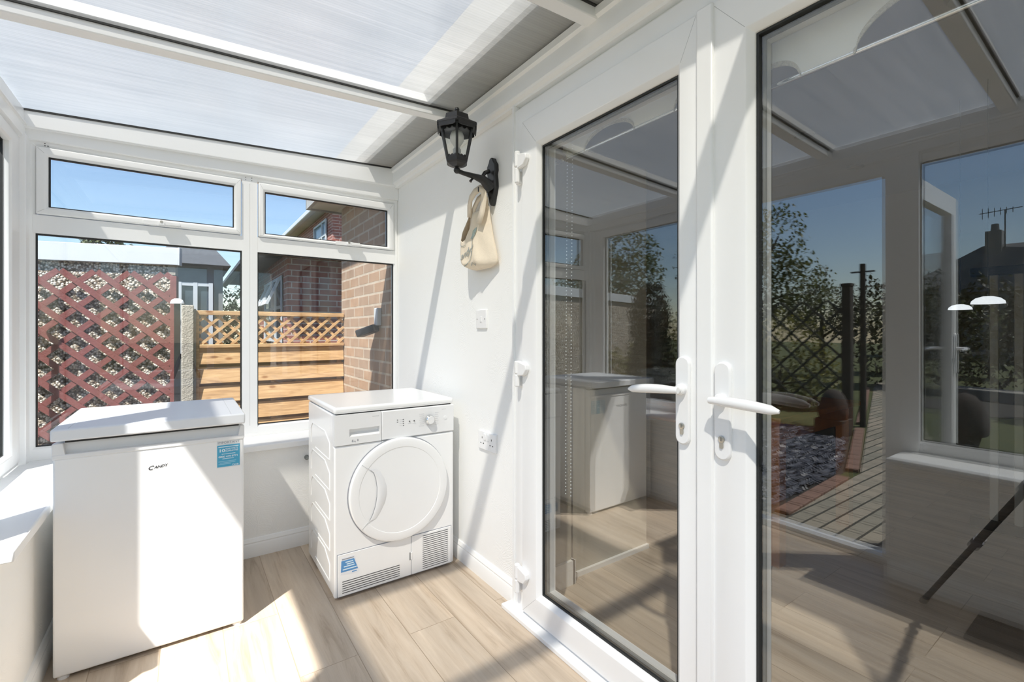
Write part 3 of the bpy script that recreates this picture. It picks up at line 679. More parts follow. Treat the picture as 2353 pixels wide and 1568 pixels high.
# blue sticker on the flap
m = MB(); m.prism([(.554,.112),(.626,.104),(.636,.112),(.628,.135),(.614,.184),(.558,.186)], lambda u,v,d:(u,DY-.004-d,v), 0, .0006); ds = m.build('sticker', M['paper'], TD); ds['label'] = 'small blue and white sticker'
m = MB(); m.prism([(.5555,.122),(.629,.122),(.612,.171),(.5575,.171)], lambda u,v,d:(u,DY-.0046-d,v), 0, .0005); m.build('sticker_panel', M['blue2'], ds)
m = MB()
for (a,b,z) in ((.575,.608,.162),(.580,.611,.153),(.568,.614,.144),(.563,.624,.132)): MB().box(a,b,DY-.0056,DY-.0051,z-.0022,z+.0022).build('sticker_lettering', M['ink_white'], ds)
MB().box(.560,.611,DY-.0051,DY-.0046,.175,.179).build('sticker_heading', M['ink_grey'], ds); MB().box(.603,.624,DY-.0051,DY-.0046,.112,.116).build('sticker_footer', M['blue2'], ds)
# pressed ribs on the left side
m = MB(); xs = X0+.0045
for k in range(5):
    z0 = .055 + .135*k
    pts = [(DY+.085,z0),(DY+.085,z0+.075),(DY+.17,z0+.115),(DY+.42,z0+.115),(DY+.455,z0+.085),(DY+.455,z0+.01)]
    m.tube([(xs,y,z) for y,z in pts], .0035, 6)
    m.tube([(xs,DY+.085,z0-.0),(xs,DY+.36,z0+.002)], .003, 6)
m.build('side_rib', M['lacquer'], TD, 0, 60)
m = MB(); m.box(X0+.02,X1-.02,DY+.03,2.6,0,.014); m.build('plinth', M['slot'], TD)

# small outlet fitting on the end wall behind the dryer
m = MB(); m.lathe([(.013,0),(.013,-.012),(.007,-.016),(.007,-.03)], (.553,2.765,.475), 14, 'y'); o = m.build('pipe_cap', M['spacer'], None, 0, 40)
tag(o, 'small grey pipe cap on the end wall just left of the dryer', 'pipe cap')

# ------------------------------------------------------------------ wall lantern
LC = Vector((.970, 1.80, 0)); a0 = math.atan2(-1.80, -.970)
LN = thing('wall_lantern', 'black six-sided coach lantern on a bracket arm on the house wall', 'lantern', (WX, 1.80, 1.87))
def hexp(r, z, k): a = a0 + PI/3*k; return (LC.x + r*math.cos(a), LC.y + r*math.sin(a), z)
def hexlathe(prof, name, mat, sm=0): return MB().lathe(prof, (LC.x,LC.y,0), 6, 'z', a0).build(name, mat, LN, 0, sm)
ro = hexlathe([(.094,2.050),(.098,2.056),(.096,2.064),(.066,2.080),(.058,2.086),(.054,2.106),(.047,2.110),(.020,2.118),(0,2.119)], 'lantern_roof', M['lantern_black'])
m = MB(); m.lathe([(.004,2.112),(.009,2.119),(.005,2.124),(.010,2.130),(.011,2.136),(.007,2.143),(0,2.145)], (LC.x,LC.y,0), 14); m.build('finial', M['lantern_black'], ro, 0, 60)
# crown skirt: panels hanging under the brim
m = MB()
for k in range(6):
    p, q = Vector(hexp(.097,0,k)), Vector(hexp(.097,0,k+1)); c = (p+q)/2
    A = p.lerp(q,.08); Bq = p.lerp(q,.92)
    n = (c - Vector((LC.x,LC.y,0))).normalized()
    zz = [(A,2.056),(A,2.040),(p.lerp(q,.2),2.037),(p.lerp(q,.8),2.037),(Bq,2.040),(Bq,2.056)]
    vs = [(P.x,P.y,z) for P,z in zz] + [(P.x-n.x*.005,P.y-n.y*.005,z) for P,z in zz]
    m.add(vs, [tuple(range(6)),tuple(range(11,5,-1))] + [(i,(i+1)%6,6+(i+1)%6,6+i) for i in range(6)])
m.build('crown_skirt', M['lantern_black'], LN)
m = MB()
rt, zt, rb, zb = .076, 2.052, .046, 1.918
for k in range(6): m.tube([hexp(rt,zt,k), hexp(rb,zb,k)], .0055, 6)
for k in range(6):
    # scalloped fretwork along top and bottom of each pane
    for (r0,z0,dirn,h) in ((rt-.002,zt,-1,.022),(rb+.001,zb,1,.014)):
        p, q = Vector(hexp(r0,z0,k)), Vector(hexp(r0,z0,k+1)); nn = 12; poly = [p, q]
        for i in range(nn+1):
            t = 1 - i/nn; P = p.lerp(q,t); d = h*(.55 + .45*abs(math.sin(t*PI*3)))
            poly.append(P + Vector((0,0,dirn*d)))
        b = len(poly); inn = [(P + (Vector((LC.x,LC.y,P.z))-P)*.03) for P in poly]
        m.add(poly+inn, [tuple(range(b)),tuple(range(2*b-1,b-1,-1))] + [(i,(i+1)%b,b+(i+1)%b,b+i) for i in range(b)])
m.build('lantern_cage', M['lantern_black'], LN)
hexlathe([(rb-.001,zb),(rt-.003,zt)], 'lantern_glass', M['glass_lantern'])
hexlathe([(.020,1.884),(.034,1.890),(.044,1.896),(.050,1.902),(.052,1.918),(.046,1.922),(0,1.922)], 'lantern_base', M['lantern_black'])
MB().lathe([(.017,1.921),(.017,1.962),(.013,1.966),(0,1.966)], (LC.x,LC.y,0), 16).build('lamp_holder', M['ink_faint'], LN, 0, 40)
MB().lathe([(.012,1.965),(.015,1.975),(.030,2.000),(.031,2.018),(.024,2.036),(.010,2.046),(0,2.047)], (LC.x,LC.y,0), 20).build('bulb', M['white_bulb'], LN, 0, 60)
m = MB(); m.lathe([(.006,1.858),(.013,1.864),(.015,1.872),(.012,1.879),(.007,1.882),(.010,1.888)], (LC.x,LC.y,0), 14)
m.tube([(LC.x,LC.y,1.870),(1.00,1.80,1.865),(1.06,1.80,1.861),(1.10,1.80,1.856),(1.125,1.80,1.84),(1.145,1.80,1.82)], [.010,.0095,.013,.019,.024,.03], 12)
m.tube([(1.050,1.80,1.852),(1.042,1.80,1.842),(1.037,1.80,1.835)], [.005,.005,.007], 8)
m.tube([(1.135,1.80,1.90),(1.112,1.80,1.888),(1.100,1.80,1.868),(1.108,1.80,1.855)], [.010,.009,.009,.007], 10)
m.build('arm', M['lantern_black'], LN, 0, 50)
m = MB()
out = [(0,1.965),(.014,1.958),(.020,1.945),(.034,1.928),(.036,1.90),(.030,1.882),(.034,1.86),(.036,1.825),(.030,1.80),(.020,1.782),(.016,1.762),(.010,1.752),(0,1.742)]
poly = [(1.80+u,z) for u,z in out] + [(1.80-u,z) for u,z in out[-2:0:-1]]
m.prism(poly, lambda u,v,d:(WX-d,u,v), -.001, .022); m.build('backplate', M['lantern_black'], LN, .005)

# ------------------------------------------------------------------ tote bag hanging from the lantern backplate
TB = thing('tote_bag', 'cream cotton tote bag hanging open from the lantern bracket', 'bag', (1.10, 1.84, 1.47))
def lerp_tab(tab, z):
    for (z0,v0),(z1,v1) in zip(tab, tab[1:]):
        if z0 <= z <= z1: return v0 + (v1-v0)*(z-z0)/(z1-z0)
    return tab[0][1] if z < tab[0][0] else tab[-1][1]
YL = [(1.462,1.935),(1.475,1.968),(1.50,1.992),(1.55,2.005),(1.60,2.007),(1.68,2.000),(1.75,1.992)]
YR = [(1.462,1.80),(1.475,1.748),(1.50,1.747),(1.55,1.764),(1.60,1.782),(1.68,1.805),(1.75,1.82)]
TOPF = [(0,1.745),(.04,1.66),(.10,1.61),(.2,1.597),(.3,1.605),(.38,1.645),(.46,1.69),(.6,1.725),(.82,1.745),(1,1.758)]
BULGE = [(0,0),(.05,.058),(.10,.076),(.15,.080),(.35,.068),(.5,.058),(.55,.061),(.62,.046),(.85,.022),(1,0)]
TOPB = [(0,1.750),(.5,1.738),(1,1.748)]
def lt(tab, u):
    for (a,va),(b,vb) in zip(tab, tab[1:]):
        if a <= u <= b: return va + (vb-va)*(u-a)/(b-a)
    return tab[-1][1]
def bulge(u, z):
    low = min(1., max(0., (z-1.455)/.035))**.5
    k = .66 + .20*(1-(z-1.462)/.29)
    return lt(BULGE, min(1,max(0,u)))*k*low + .004*math.sin(30*z+12*u)*math.sin(PI*min(1,max(0,u)))
def bag_pt(u, z, front):
    y = lerp_tab(YL,z)*(1-u) + lerp_tab(YR,z)*u
    x = 1.152 - (bulge(u,z) + .006 if front else .003 + .010*math.sin(PI*u)*(z-1.46)/.3)
    return (x, y, z)
def panel(front, tab, nu=20, nv=22):
    vs = []; fs = []
    for i in range(nu+1):
        u = i/nu; zt_ = lt(tab,u)
        for j in range(nv+1): vs.append(bag_pt(u, 1.462 + (zt_-1.462)*j/nv, front))
    for i in range(nu):
        for j in range(nv): a = i*(nv+1)+j; fs.append((a,a+nv+1,a+nv+2,a+1))
    return vs, fs
m = MB()
for fr_, tab in ((True,TOPF),(False,TOPB)): m.add(*panel(fr_,tab))
# bottom gusset
nu = 20; vs = [bag_pt(i/nu,1.462,True) for i in range(nu+1)] + [bag_pt(i/nu,1.462,False) for i in range(nu+1)]
m.add(vs, [(i,i+1,nu+2+i,nu+1+i) for i in range(nu)])
bo = m.build('bag_body', M['canvas'], TB, 0, 70); so = bo.modifiers.new('thickness','SOLIDIFY'); so.thickness = .0016
# strap over the hook
def strap(pts, w):
    m = MB(); P = [Vector(p) for p in pts]; vs = []
    for i,p in enumerate(P):
        d = (P[min(i+1,len(P)-1)]-P[max(i-1,0)]).normalized(); s = d.cross(Vector((1,.25,0))).normalized()*w/2
        vs += [p-s, p+s]
    m.add(vs, [(2*i,2*i+1,2*i+3,2*i+2) for i in range(len(P)-1)])
    o = m.build('strap', M['canvas'], TB, 0, 70); q = o.modifiers.new('thickness','SOLIDIFY'); q.thickness = .003; return o
s1 = strap([(1.142,1.990,1.725),(1.128,1.968,1.772),(1.112,1.928,1.802),(1.106,1.88,1.820),(1.107,1.838,1.826),(1.113,1.815,1.812),(1.117,1.816,1.775),(1.112,1.824,1.72),(1.100,1.836,1.665)], .034)
strap([(1.150,1.975,1.725),(1.140,1.94,1.762),(1.132,1.89,1.79),(1.128,1.84,1.80),(1.132,1.822,1.78),(1.146,1.84,1.72)], .028)
m = MB(); m.box(1.1035,1.106,1.842,1.847,1.812,1.834); m.build('stitch_mark', M['ink_dark'], s1)
# printed lettering and drawing, laid on the curved front
def on_bag(p):
    y, z = p.y, p.z; a, b = lerp_tab(YL,z), lerp_tab(YR,z); u = (a-y)/(a-b); q = bag_pt(u,z,True); return (q[0]-.0034, q[1], q[2])
m = MB(); v, f = text_mb('andy!', .050, (1.08,1.966,1.508), (0,-.90,.36), (0,-.10,1.), 0., .2, 'LEFT', .0004, .092, on_bag); m.add(v,f); m.build('printed_lettering', M['bag_print'], TB)
def stroke(pts, w=.0022):
    P = [Vector((0,y,z)) for y,z in pts]
    m = MB()
    for a_,b_ in zip(P,P[1:]):
        for t in range(4):
            p, q = a_.lerp(b_,t/4), a_.lerp(b_,(t+1)/4); d = (q-p).normalized(); s = Vector((0,-d.z,d.y))*w/2
            m.add([on_bag(p-s),on_bag(p+s),on_bag(q+s),on_bag(q-s)], [(0,1,2,3)])
    m.build('printed_outline', M['bag_print'], TB)
stroke([(1.980,1.592),(1.968,1.578),(1.950,1.574),(1.932,1.580)], .003)
stroke([(1.896,1.612),(1.890,1.58),(1.884,1.55),(1.886,1.522),(1.900,1.500),(1.920,1.484),(1.945,1.478)], .0036)
stroke([(1.895,1.478),(1.880,1.490),(1.868,1.476),(1.856,1.486)], .003)
m = MB(); lf = [(1.884,1.600),(1.870,1.600),(1.858,1.616),(1.850,1.635),(1.846,1.650),(1.856,1.648),(1.868,1.635),(1.878,1.616)]
lf = [(y+.020,z+.004) for y,z in lf]
m.add([on_bag(Vector((0,y,z))) for y,z in lf], [tuple(range(len(lf)))]); m.build('printed_leaf', M['bag_leaf'], TB)

# ------------------------------------------------------------------ switch and socket
SW = thing('light_switch', 'white single light switch on the house wall below the tote bag', 'light switch', (WX, 1.906, 1.18))
m = MB(); m.box(WX-.009,WX+.001,1.860,1.953,1.184,1.274); m.build('faceplate', M['hardware'], SW, .003)
m = MB(); m.box(WX-.0125,WX-.008,1.899,1.914,1.216,1.242); m.build('rocker', M['plastic'], SW, .001)
for y in (1.872,1.941): MB().lathe([(.003,.0085),(.003,.0096)], (WX-.0185,y,1.229), 10, 'x').build('screw', M['spacer'], SW)
SK = thing('double_socket', 'white twin power socket low on the house wall beside the dryer', 'socket', (WX, 1.853, .61))
m = MB(); m.box(WX-.010,WX+.001,1.778,1.930,.612,.698); m.build('faceplate', M['hardware'], SK, .003)
for y in (1.868,1.840): MB().box(WX-.0145,WX-.009,y-.009,y+.009,.660,.690).build('rocker', M['plastic'], SK, .002)
for yc in (1.893,1.812):
    MB().box(WX-.0106,WX-.0098,yc-.002,yc+.002,.664,.673).build('pin_hole', M['black_gap'], SK)
    for dy in (-.0115,.0115): MB().box(WX-.0106,WX-.0098,yc+dy-.0035,yc+dy+.0035,.640,.6445).build('pin_hole', M['black_gap'], SK)

# ------------------------------------------------------------------ blinds behind the door glass
def blind(name, label, xb, zt, zb, y_hi, y_lo, arcs, parent_x):
    o = thing(name, label, 'blind', (xb, (y_hi+y_lo)/2, zb), 'scalloped roller blinds')
    m = MB(); n = 160; vs = []; fs = []; edge = []
    for i in range(n+1):
        y = y_hi + (y_lo-y_hi)*i/n; z = zb + .0
        for (ya, yb2, h) in arcs:
            if min(ya,yb2) < y < max(ya,yb2):
                t = (y-(ya+yb2)/2)/(abs(ya-yb2)/2); z = zb + h*math.sqrt(max(0,1-t*t))
        edge.append((y,z)); vs += [(xb,y,zt),(xb,y,z)]
    fs = [(2*i,2*i+1,2*i+3,2*i+2) for i in range(n)]
    m.add(vs,fs); f_ = m.build('blind_fabric', M['blind'], o); q = f_.modifiers.new('thickness','SOLIDIFY'); q.thickness = .0014
    run = MB()
    for (y0,z0),(y1,z1) in list(zip(edge,edge[1:])) + [((0,0),(0,0))]:
        if max(z0,z1) > zb+.002:
            run.add([(xb-.0025,y0,z0-.004),(xb-.0025,y1,z1-.004),(xb-.0025,y1,z1+.009),(xb-.0025,y0,z0+.009),(xb+.001,y0,z0-.004),(xb+.001,y1,z1-.004),(xb+.001,y1,z1+.009),(xb+.001,y0,z0+.009)], [(0,1,2,3),(7,6,5,4),(0,4,5,1),(2,6,7,3)])
        elif run.v: run.build('lace_edging', M['lace'], o); run = MB()
    m = MB(); m.tube([(xb+.006,y_hi+.02,zb+.004),(xb+.006,y_lo-.02,zb+.004)], .0065, 12); br = m.build('bottom_bar', M['chrome'], o, 0, 40)
    for ye, s in ((y_hi,1),(y_lo,-1)):
        m = MB(); m.lathe([(.0085,0),(.0085,.03),(.0055,.034),(.0055,.038),(.0085,.042),(.0095,.048),(.006,.055),(0,.056)], (0,0,0), 14, 'y'); m.v = [(xb+.006+x, ye+s*y, zb+.004+z) for x,y,z in m.v]
        m.build('finial', M['chrome'], br, 0, 50)
    m = MB(); m.tube([(xb+.02,y_hi+.01,zt+.01),(xb+.02,y_lo-.01,zt+.01)], .022, 14); m.build('roller_tube', M['tube_white'], o, 0, 40)
    return o
b1 = blind('roller_blind', 'cream scalloped roller blind seen behind the glass of the left-hand door', 1.255, 2.005, 1.862, 1.43, .80, [(1.47,1.405,.035),(1.305,1.065,.055),(.905,.72,.055)], 0)
for i,yy in enumerate((1.392,1.362)):
    m = MB()
    for k in range(98): m.lathe([(0,-.0030),(.0030,0),(0,.0030)], (1.245, yy + .010*math.sin(k/97*PI/2), 1.90 - k*.0142), 6)
    m.build('bead_chain', M['tube_white'], b1)
b2 = blind('roller_blind', 'cream scalloped roller blind seen behind the glass of the right-hand door', 1.225, 2.005, 1.792, .600, -.10, [(.66,.528,.05),(.412,.13,.085)], 0)

# ------------------------------------------------------------------ room inside the house
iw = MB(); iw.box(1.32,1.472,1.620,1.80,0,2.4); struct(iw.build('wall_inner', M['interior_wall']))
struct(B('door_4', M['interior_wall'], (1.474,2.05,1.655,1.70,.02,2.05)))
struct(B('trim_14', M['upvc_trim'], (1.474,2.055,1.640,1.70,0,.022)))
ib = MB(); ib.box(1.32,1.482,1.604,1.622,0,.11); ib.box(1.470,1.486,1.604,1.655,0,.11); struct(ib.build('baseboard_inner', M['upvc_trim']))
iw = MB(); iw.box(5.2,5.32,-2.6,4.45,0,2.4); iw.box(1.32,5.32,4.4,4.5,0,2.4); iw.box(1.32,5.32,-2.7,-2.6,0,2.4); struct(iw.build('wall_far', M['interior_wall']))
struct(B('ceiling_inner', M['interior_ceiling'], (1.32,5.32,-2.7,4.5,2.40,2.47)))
tb = thing('dining_table', 'orange pine table seen dimly through the right-hand door', 'table', (2.7,1.40,0))
m = MB(); m.box(2.35,3.35,1.10,2.1,.72,.75); m.build('tabletop', M['table_wood'], tb, .006)
m = MB(); m.box(2.42,2.45,1.14,2.06,.62,.72); m.box(2.42,3.28,1.14,1.17,.62,.72); m.build('apron', M['table_wood'], tb)
for x,y in ((2.43,1.16),(3.27,1.16),(2.43,2.04),(3.27,2.04)): MB().box(x-.035,x+.035,y-.035,y+.035,0,.72).build('leg', M['table_wood'], tb, .004)
for (x,y,z,r,lb) in ((3.2,.531,1.305,.062,'white dome pendant seen in front of the pale spindles'),(3.35,.66,1.285,.048,'smaller dim dome pendant left of the brighter one')):
    p = thing('pendant_lamp', lb, 'pendant lamp', (x,y,z), 'dome pendants inside the house')
    MB().lathe([(r,z),(r*.95,z+r*.22),(r*.7,z+r*.45),(r*.3,z+r*.58),(0,z+r*.6)], (x,y,0), 24).build('lamp_shade', M['lamp_white_added_glow'], p, 0, 60)
    MB().tube([(x,y,z+r*.55),(x,y,2.40)], .0015, 6).build('cable', M['black_plastic'], p)
sb = thing('stair_balustrade', 'row of pale upright spindles in the dim room behind the right-hand door', 'balustrade', (3.9,.55,0))
for k,y in enumerate((.62,.52,.40,.28,.16)):
    MB().box(3.885,3.915,y-.018,y+.018,.06,1.50).build('spindle', M['baluster'], sb, .003)
MB().box(3.87,3.93,.05,.72,1.50,1.55).build('handrail', M['creosote'], sb, .006); MB().box(3.87,3.93,.05,.72,0,.06).build('base_rail', M['creosote'], sb, .004)
for x,y,lb in ((3.169,1.34,'round ceiling light seen through the right-hand door, nearer the glass'),(4.089,1.381,'round ceiling light seen through the right-hand door, further in')):
    c = thing('ceiling_light', lb, 'ceiling light', (x,y,2.40), 'flush lights inside the house')
    m = MB(); m.lathe([(.03,2.399),(.055,2.399),(.055,2.388),(.045,2.384),(.03,2.388)], (x,y,0), 24); m.build('bezel', M['spacer'], c, 0, 40)
    MB().lathe([(.032,2.399),(.030,2.391),(0,2.391)], (x,y,0), 20).build('lens', M['ink_faint'], c, 0, 40)
sa = MB(); sa.lathe([(.055,2.40),(.055,2.375),(.045,2.360),(0,2.358)], (2.286,.44,0), 24); tag(sa.build('smoke_alarm', M['spacer'], None, 0, 40), 'grey smoke alarm on the ceiling inside, top of the right-hand door glass', 'smoke alarm')

# ------------------------------------------------------------------ tripod under the camera and doormat (seen reflected)
TP = thing('camera_tripod', 'black camera tripod whose leg shows reflected in the right-hand door glass', 'tripod', (0,.05,0))
apex = Vector((0.0,.10,1.0))
for foot in (Vector((-.315,.635,0)), Vector((.42,-.22,0)), Vector((-.38,-.30,0))):
    lg = MB(); ap = apex + (foot-apex).normalized()*.04
    P = lambda t: ap.lerp(foot, t)
    lg.tube([P(0),P(.36)], .0150, 12); lg.tube([P(.36),P(.64)], .0125, 12); lg.tube([P(.64),P(.985)], .0100, 12)
    lo = lg.build('leg', M['black_plastic'], TP, 0, 40)
    for t, r in ((.36,.021),(.64,.018)): MB().tube([P(t-.018),P(t+.018)], r, 12).build('leg_lock', M['blue_collar'], lo, 0, 40)
    MB().tube([P(.975),P(1.0)], [.014,.012], 12).build('rubber_foot', M['gasket'], lo, 0, 40)
m = MB(); m.lathe([(.035,.955),(.038,.985),(.03,1.02),(.018,1.03),(.018,1.05)], (apex.x,apex.y,0), 18); m.build('spider', M['black_plastic'], TP, 0, 40)
dm = MB()
dm.box(-.36,-.13,-.30,.47,.0,.014); o = dm.build('doormat', M['mat'], None, .004)
tag(o, 'brown bristly doormat by the window wall, seen reflected in the right-hand door', 'doormat')

# ------------------------------------------------------------------ outside: ground
g = MB(); g.box(-60,60,-60,60,-.40,-.15); struct(g.build('ground', M['grass']))
# paving against the house and path running out into the garden
def strip(pts, z0, z1):
    m = MB(); n = len(pts); m.add([(x,y,z0) for x,y in pts]+[(x,y,z1) for x,y in pts], [tuple(range(n))[::-1], tuple(range(n,2*n))]+[(i,(i+1)%n,n+(i+1)%n,n+i) for i in range(n)]); return m
def mk_paving():
    m, nt, out = nm('garden_block_paving'); p = pbsdf(nt, out, (.2,.18,.15), .9)
    g_ = N(nt, 'ShaderNodeNewGeometry'); b = N(nt, 'ShaderNodeTexBrick'); setin(b, Scale=1., Mortar_Size=.008, Brick_Width=.21, Row_Height=.105)
    b.inputs['Color1'].default_value = (.30,.26,.20,1); b.inputs['Color2'].default_value = (.20,.19,.15,1); b.inputs['Mortar'].default_value = (.04,.04,.03,1)
    nt.links.new(g_.outputs['Position'], b.inputs['Vector']); nt.links.new(b.outputs['Color'], p.inputs['Base Color']); return m
M['paving'] = mk_paving()
struct(strip([(-.66,-3),(-2.3,-3),(-2.7,.95),(-12.5,4.1),(-12.1,4.45),(-2.78,1.68),(-1.15,1.58),(-1.05,5),(-.66,5)], -.2, -.135).build('path', M['paving']))
struct(strip([(-2.2,3.05),(1.2,3.05),(1.2,4.35),(-.1,4.35),(-.1,5.4),(-2.2,5.9)], -.2, -.14).build('yard', M['concrete']))
# brick edging
ed = []
for a_, b_ in (((-1.20,1.63),(-2.70,1.73)), ((-2.80,1.75),(-11.9,4.53))):
    a_, b_ = Vector((*a_,0)), Vector((*b_,0)); L_ = (b_-a_).length; k = int(L_/.215); d = (b_-a_).normalized()
    for i in range(k): ed.append((a_ + d*(.215*i+.005), a_ + d*(.215*i+.205)))
for i,(p,q) in enumerate(ed):
    if q.x < -10.7 or ((p+q)/2 - Vector((-5.35,2.50,0))).length < .20: continue
    m = MB(); m.obox((p.x,p.y,-.15),(q.x,q.y,-.15),.10,.07)
    o = m.build('edging_brick', M['sleeper'], None, .005)
    tag(o, 'red edging brick laid end to end along the garden path, reflected in the door', 'edging brick', 'edging bricks along the path')
# slate chippings
m = MB()
rnd = random.Random(3)
sb_poly = [(-1.08,1.69),(-2.72,1.79),(-4.6,2.38),(-4.6,4.6),(-1.08,4.6)]
struct(strip(sb_poly, -.2, -.148).build('bed', M['soil']))
def inside(x,y,poly):
    c = False; j = len(poly)-1
    for i in range(len(poly)):
        (xi,yi),(xj,yj) = poly[i],poly[j]
        if (yi>y)!=(yj>y) and x < (xj-xi)*(y-yi)/(yj-yi)+xi: c = not c
        j = i
    return c
cnt = 0
while cnt < 9000:
    x, y = rnd.uniform(-4.6,-1.15), rnd.uniform(1.76,5.0)
    if not inside(x,y,sb_poly) or y < 1.725-.0667*(x+1.15)+max(0,-(x+2.7))*.25 or math.hypot(x+4.47,y-2.53) < .30 or math.hypot(x+2.25,y-3.62) < .42: continue
    cnt += 1
    a = rnd.uniform(0,PI); s = rnd.uniform(.018,.045); tlt = rnd.uniform(-.5,.5); t2 = rnd.uniform(-.5,.5); z = -.145 + rnd.uniform(0,.02); th = rnd.uniform(.004,.010)
    R_ = Matrix.Rotation(a,3,'Z') @ Matrix.Rotation(tlt,3,'X') @ Matrix.Rotation(t2,3,'Y'); c = Vector((x,y,z))
    q = [(-s,-s*.35),(s*.7,-s*.5),(s,s*.2),(-s*.6,s*.5)]
    m.add([c + R_ @ Vector((u,v,dz)) for dz in (0,th) for u,v in q], [(4,5,6,7),(0,1,5,4),(1,2,6,5),(2,3,7,6),(3,0,4,7)])
tag(m.build('slate_chippings', plain('blue_grey_slate', (.10,.105,.125), .45, 0., .5, 3., 0)), 'blue-grey slate chippings covering the bed beside the path', 'slate chippings', None, 'stuff')
# low stone wall and dark bed across the lawn
m = MB(); m.obox((-9.95,1.0,-.05),(-10.6,3.3,-.05),.55,.22); m.obox((-9.7,-.9,-.05),(-9.95,1.0,-.05),.55,.22)
tag(m.build('stone_wall', M['stone'], None, .02), 'low grey stone wall edging the raised bed across the lawn', 'garden wall')
struct(strip([(-7.4,2.55),(-8.2,.6),(-8.0,-2.5),(-9.6,-2.5),(-9.7,.9),(-10.3,3.3)], -.2, -.14).build('bed', M['soil']))

# ------------------------------------------------------------------ foliage
def leaves(m, blobs, n, size, rnd, flat=.0):
    tot = sum(b[3]*b[4]*b[5] for b in blobs)
    for (x,y,z,rx,ry,rz) in blobs:
        k = int(n*rx*ry*rz/tot)
        for _ in range(k):
            while True:
                d = Vector((rnd.uniform(-1,1),rnd.uniform(-1,1),rnd.uniform(-1,1)))
                if .25 < d.length < 1: break
            d = d.normalized()*(d.length**.45)*(1+.10*math.sin(9*d.x+5*d.z)+.08*math.sin(13*d.y))
            c = Vector((x+d.x*rx, y+d.y*ry, z+d.z*rz))
            R_ = Matrix.Rotation(rnd.uniform(0,6.3),3,'Z') @ Matrix.Rotation(rnd.uniform(-1.2,1.2),3,'X')
            s = size*rnd.uniform(.6,1.3)
            m.add([c+R_@Vector((-s*.35,0,0)), c+R_@Vector((0,-s*.6,.1*s)), c+R_@Vector((s*.35,0,0)), c+R_@Vector((0,s*.6,.1*s))], [(0,1,2,3)])
def tree(name, label, cat, base, trunk_h, tr, blobs, n, size, mat, seed, group=None):
    o = thing(name, label, cat, base, group); rnd = random.Random(seed)
    m = MB(); leaves(m, [(base[0]+b[0],base[1]+b[1],base[2]+b[2],*b[3:]) for b in blobs], n, size, rnd); m.build('foliage', mat, o)
    m = MB(); b = Vector(base); m.tube([b, b+Vector((.03,.02,trunk_h*.5)), b+Vector((0,.05,trunk_h))], [tr,tr*.8,tr*.45], 8)
    for q in blobs[:5]: m.tube([b+Vector((0,.03,trunk_h*.6)), b+Vector(q[:3])], [tr*.45,tr*.15], 6)
    m.build('trunk', M['bark'], o); return o
tree('garden_tree', 'tall leafy tree left of the lawn, reflected in the right-hand door', 'tree', (-9.0,6.1,-.15), 3.2, .12,
     [(0,-.2,2.4,1.0,1.1,1.1),(.2,-.85,3.5,.6,.55,.7),(.1,.3,3.6,.9,.8,.9),(-.2,-1.0,2.2,.7,.8,.8),(0,.9,2.9,.9,.9,1.1),(0,-1.15,3.0,.35,.35,.35)], 9000, .085, M['leaf_mid'], 1)
tree('garden_tree', 'low spreading tree beside the thin pole, reflected in the right-hand door', 'tree', (-13.6,6.2,-.15), 1.9, .09,
     [(0,0,1.9,.65,.85,.8),(0,-.75,1.75,.55,.6,.6),(0,.1,2.8,.25,.28,.6),(0,.6,2.1,.55,.55,.7)], 6000, .07, M['leaf_grey'], 2)
tree('hedge_bush', 'yellow-green bush behind the dark garden trellis', 'bush', (-6.5,4.1,-.15), .6, .05,
     [(0,0,.8,.45,.8,.85),(0,.9,.9,.5,.8,.9),(0,-.5,.5,.4,.45,.6),(0,1.8,.9,.5,.8,.9)], 9000, .06, M['leaf_gold'], 3)
tree('garden_bush', 'round bush at the far end of the path', 'bush', (-16,4.7,-.15), 1.0, .08, [(0,0,1.6,1.,1.0,1.2),(0,-1.2,1.2,1.,1.2,1.0)], 4000, .13, M['leaf_mid'], 4)
tree('boundary_hedge', 'long dark hedge below the house roof across the lawn', 'hedge', (-11.6,1.2,-.15), 1.2, .08,
     [(0,k*.95-3.6,1.25+.08*math.sin(k*2.1),.6,.75,1.28+.12*math.sin(k*1.3)) for k in range(8)], 14000, .10, M['leaf_dark'], 5)
tree('garden_bush', 'small flowering bush in the bed near the stone wall', 'bush', (-8.0,.85,-.15), .3, .02, [(0,0,.55,.45,.5,.40),(0,-.5,.6,.4,.5,.45)], 2500, .055, M['leaf_mid'], 6)
tree('dark_shrub', 'tall dark shrub outside the garden-side window, reflected in the left-hand door', 'shrub', (-2.25,3.62,-.15), 1.0, .03,
     [(0,0,.75,.22,.30,.75),(0,.02,1.45,.18,.27,.45)], 7000, .05, M['leaf_dark'], 7)
tree('garden_tree', 'loose tree rising behind the garage, reflected in the left-hand door', 'tree', (-9.6,11.2,-.15), 3.2, .12,
     [(0,-.9,3.7,1.0,.9,1.1),(0,.5,3.2,1.1,1.0,1.0),(.3,-1.5,3.0,.8,.8,.8),(0,1.5,2.6,1.,1.,1.)], 7000, .10, M['leaf_mid'], 8)
tree('garden_tree', 'far tree whose top just shows above the white garage fascia', 'tree', (-1.0,9.2,-.15), 2.4, .05, [(0,0,2.6,.24,.2,.20),(.25,0,2.5,.2,.15,.14)], 900, .07, M['leaf_mid'], 9)
tree('boundary_hedge', 'dark green hedge beyond the timber fence and outbuilding', 'hedge', (.2,15.4,-.15), 1.5, .08, [(k*.9-3.2,0,1.2+.1*math.sin(k*1.7),.75,.5,1.35) for k in range(6)], 9000, .13, M['leaf_dark'], 11)
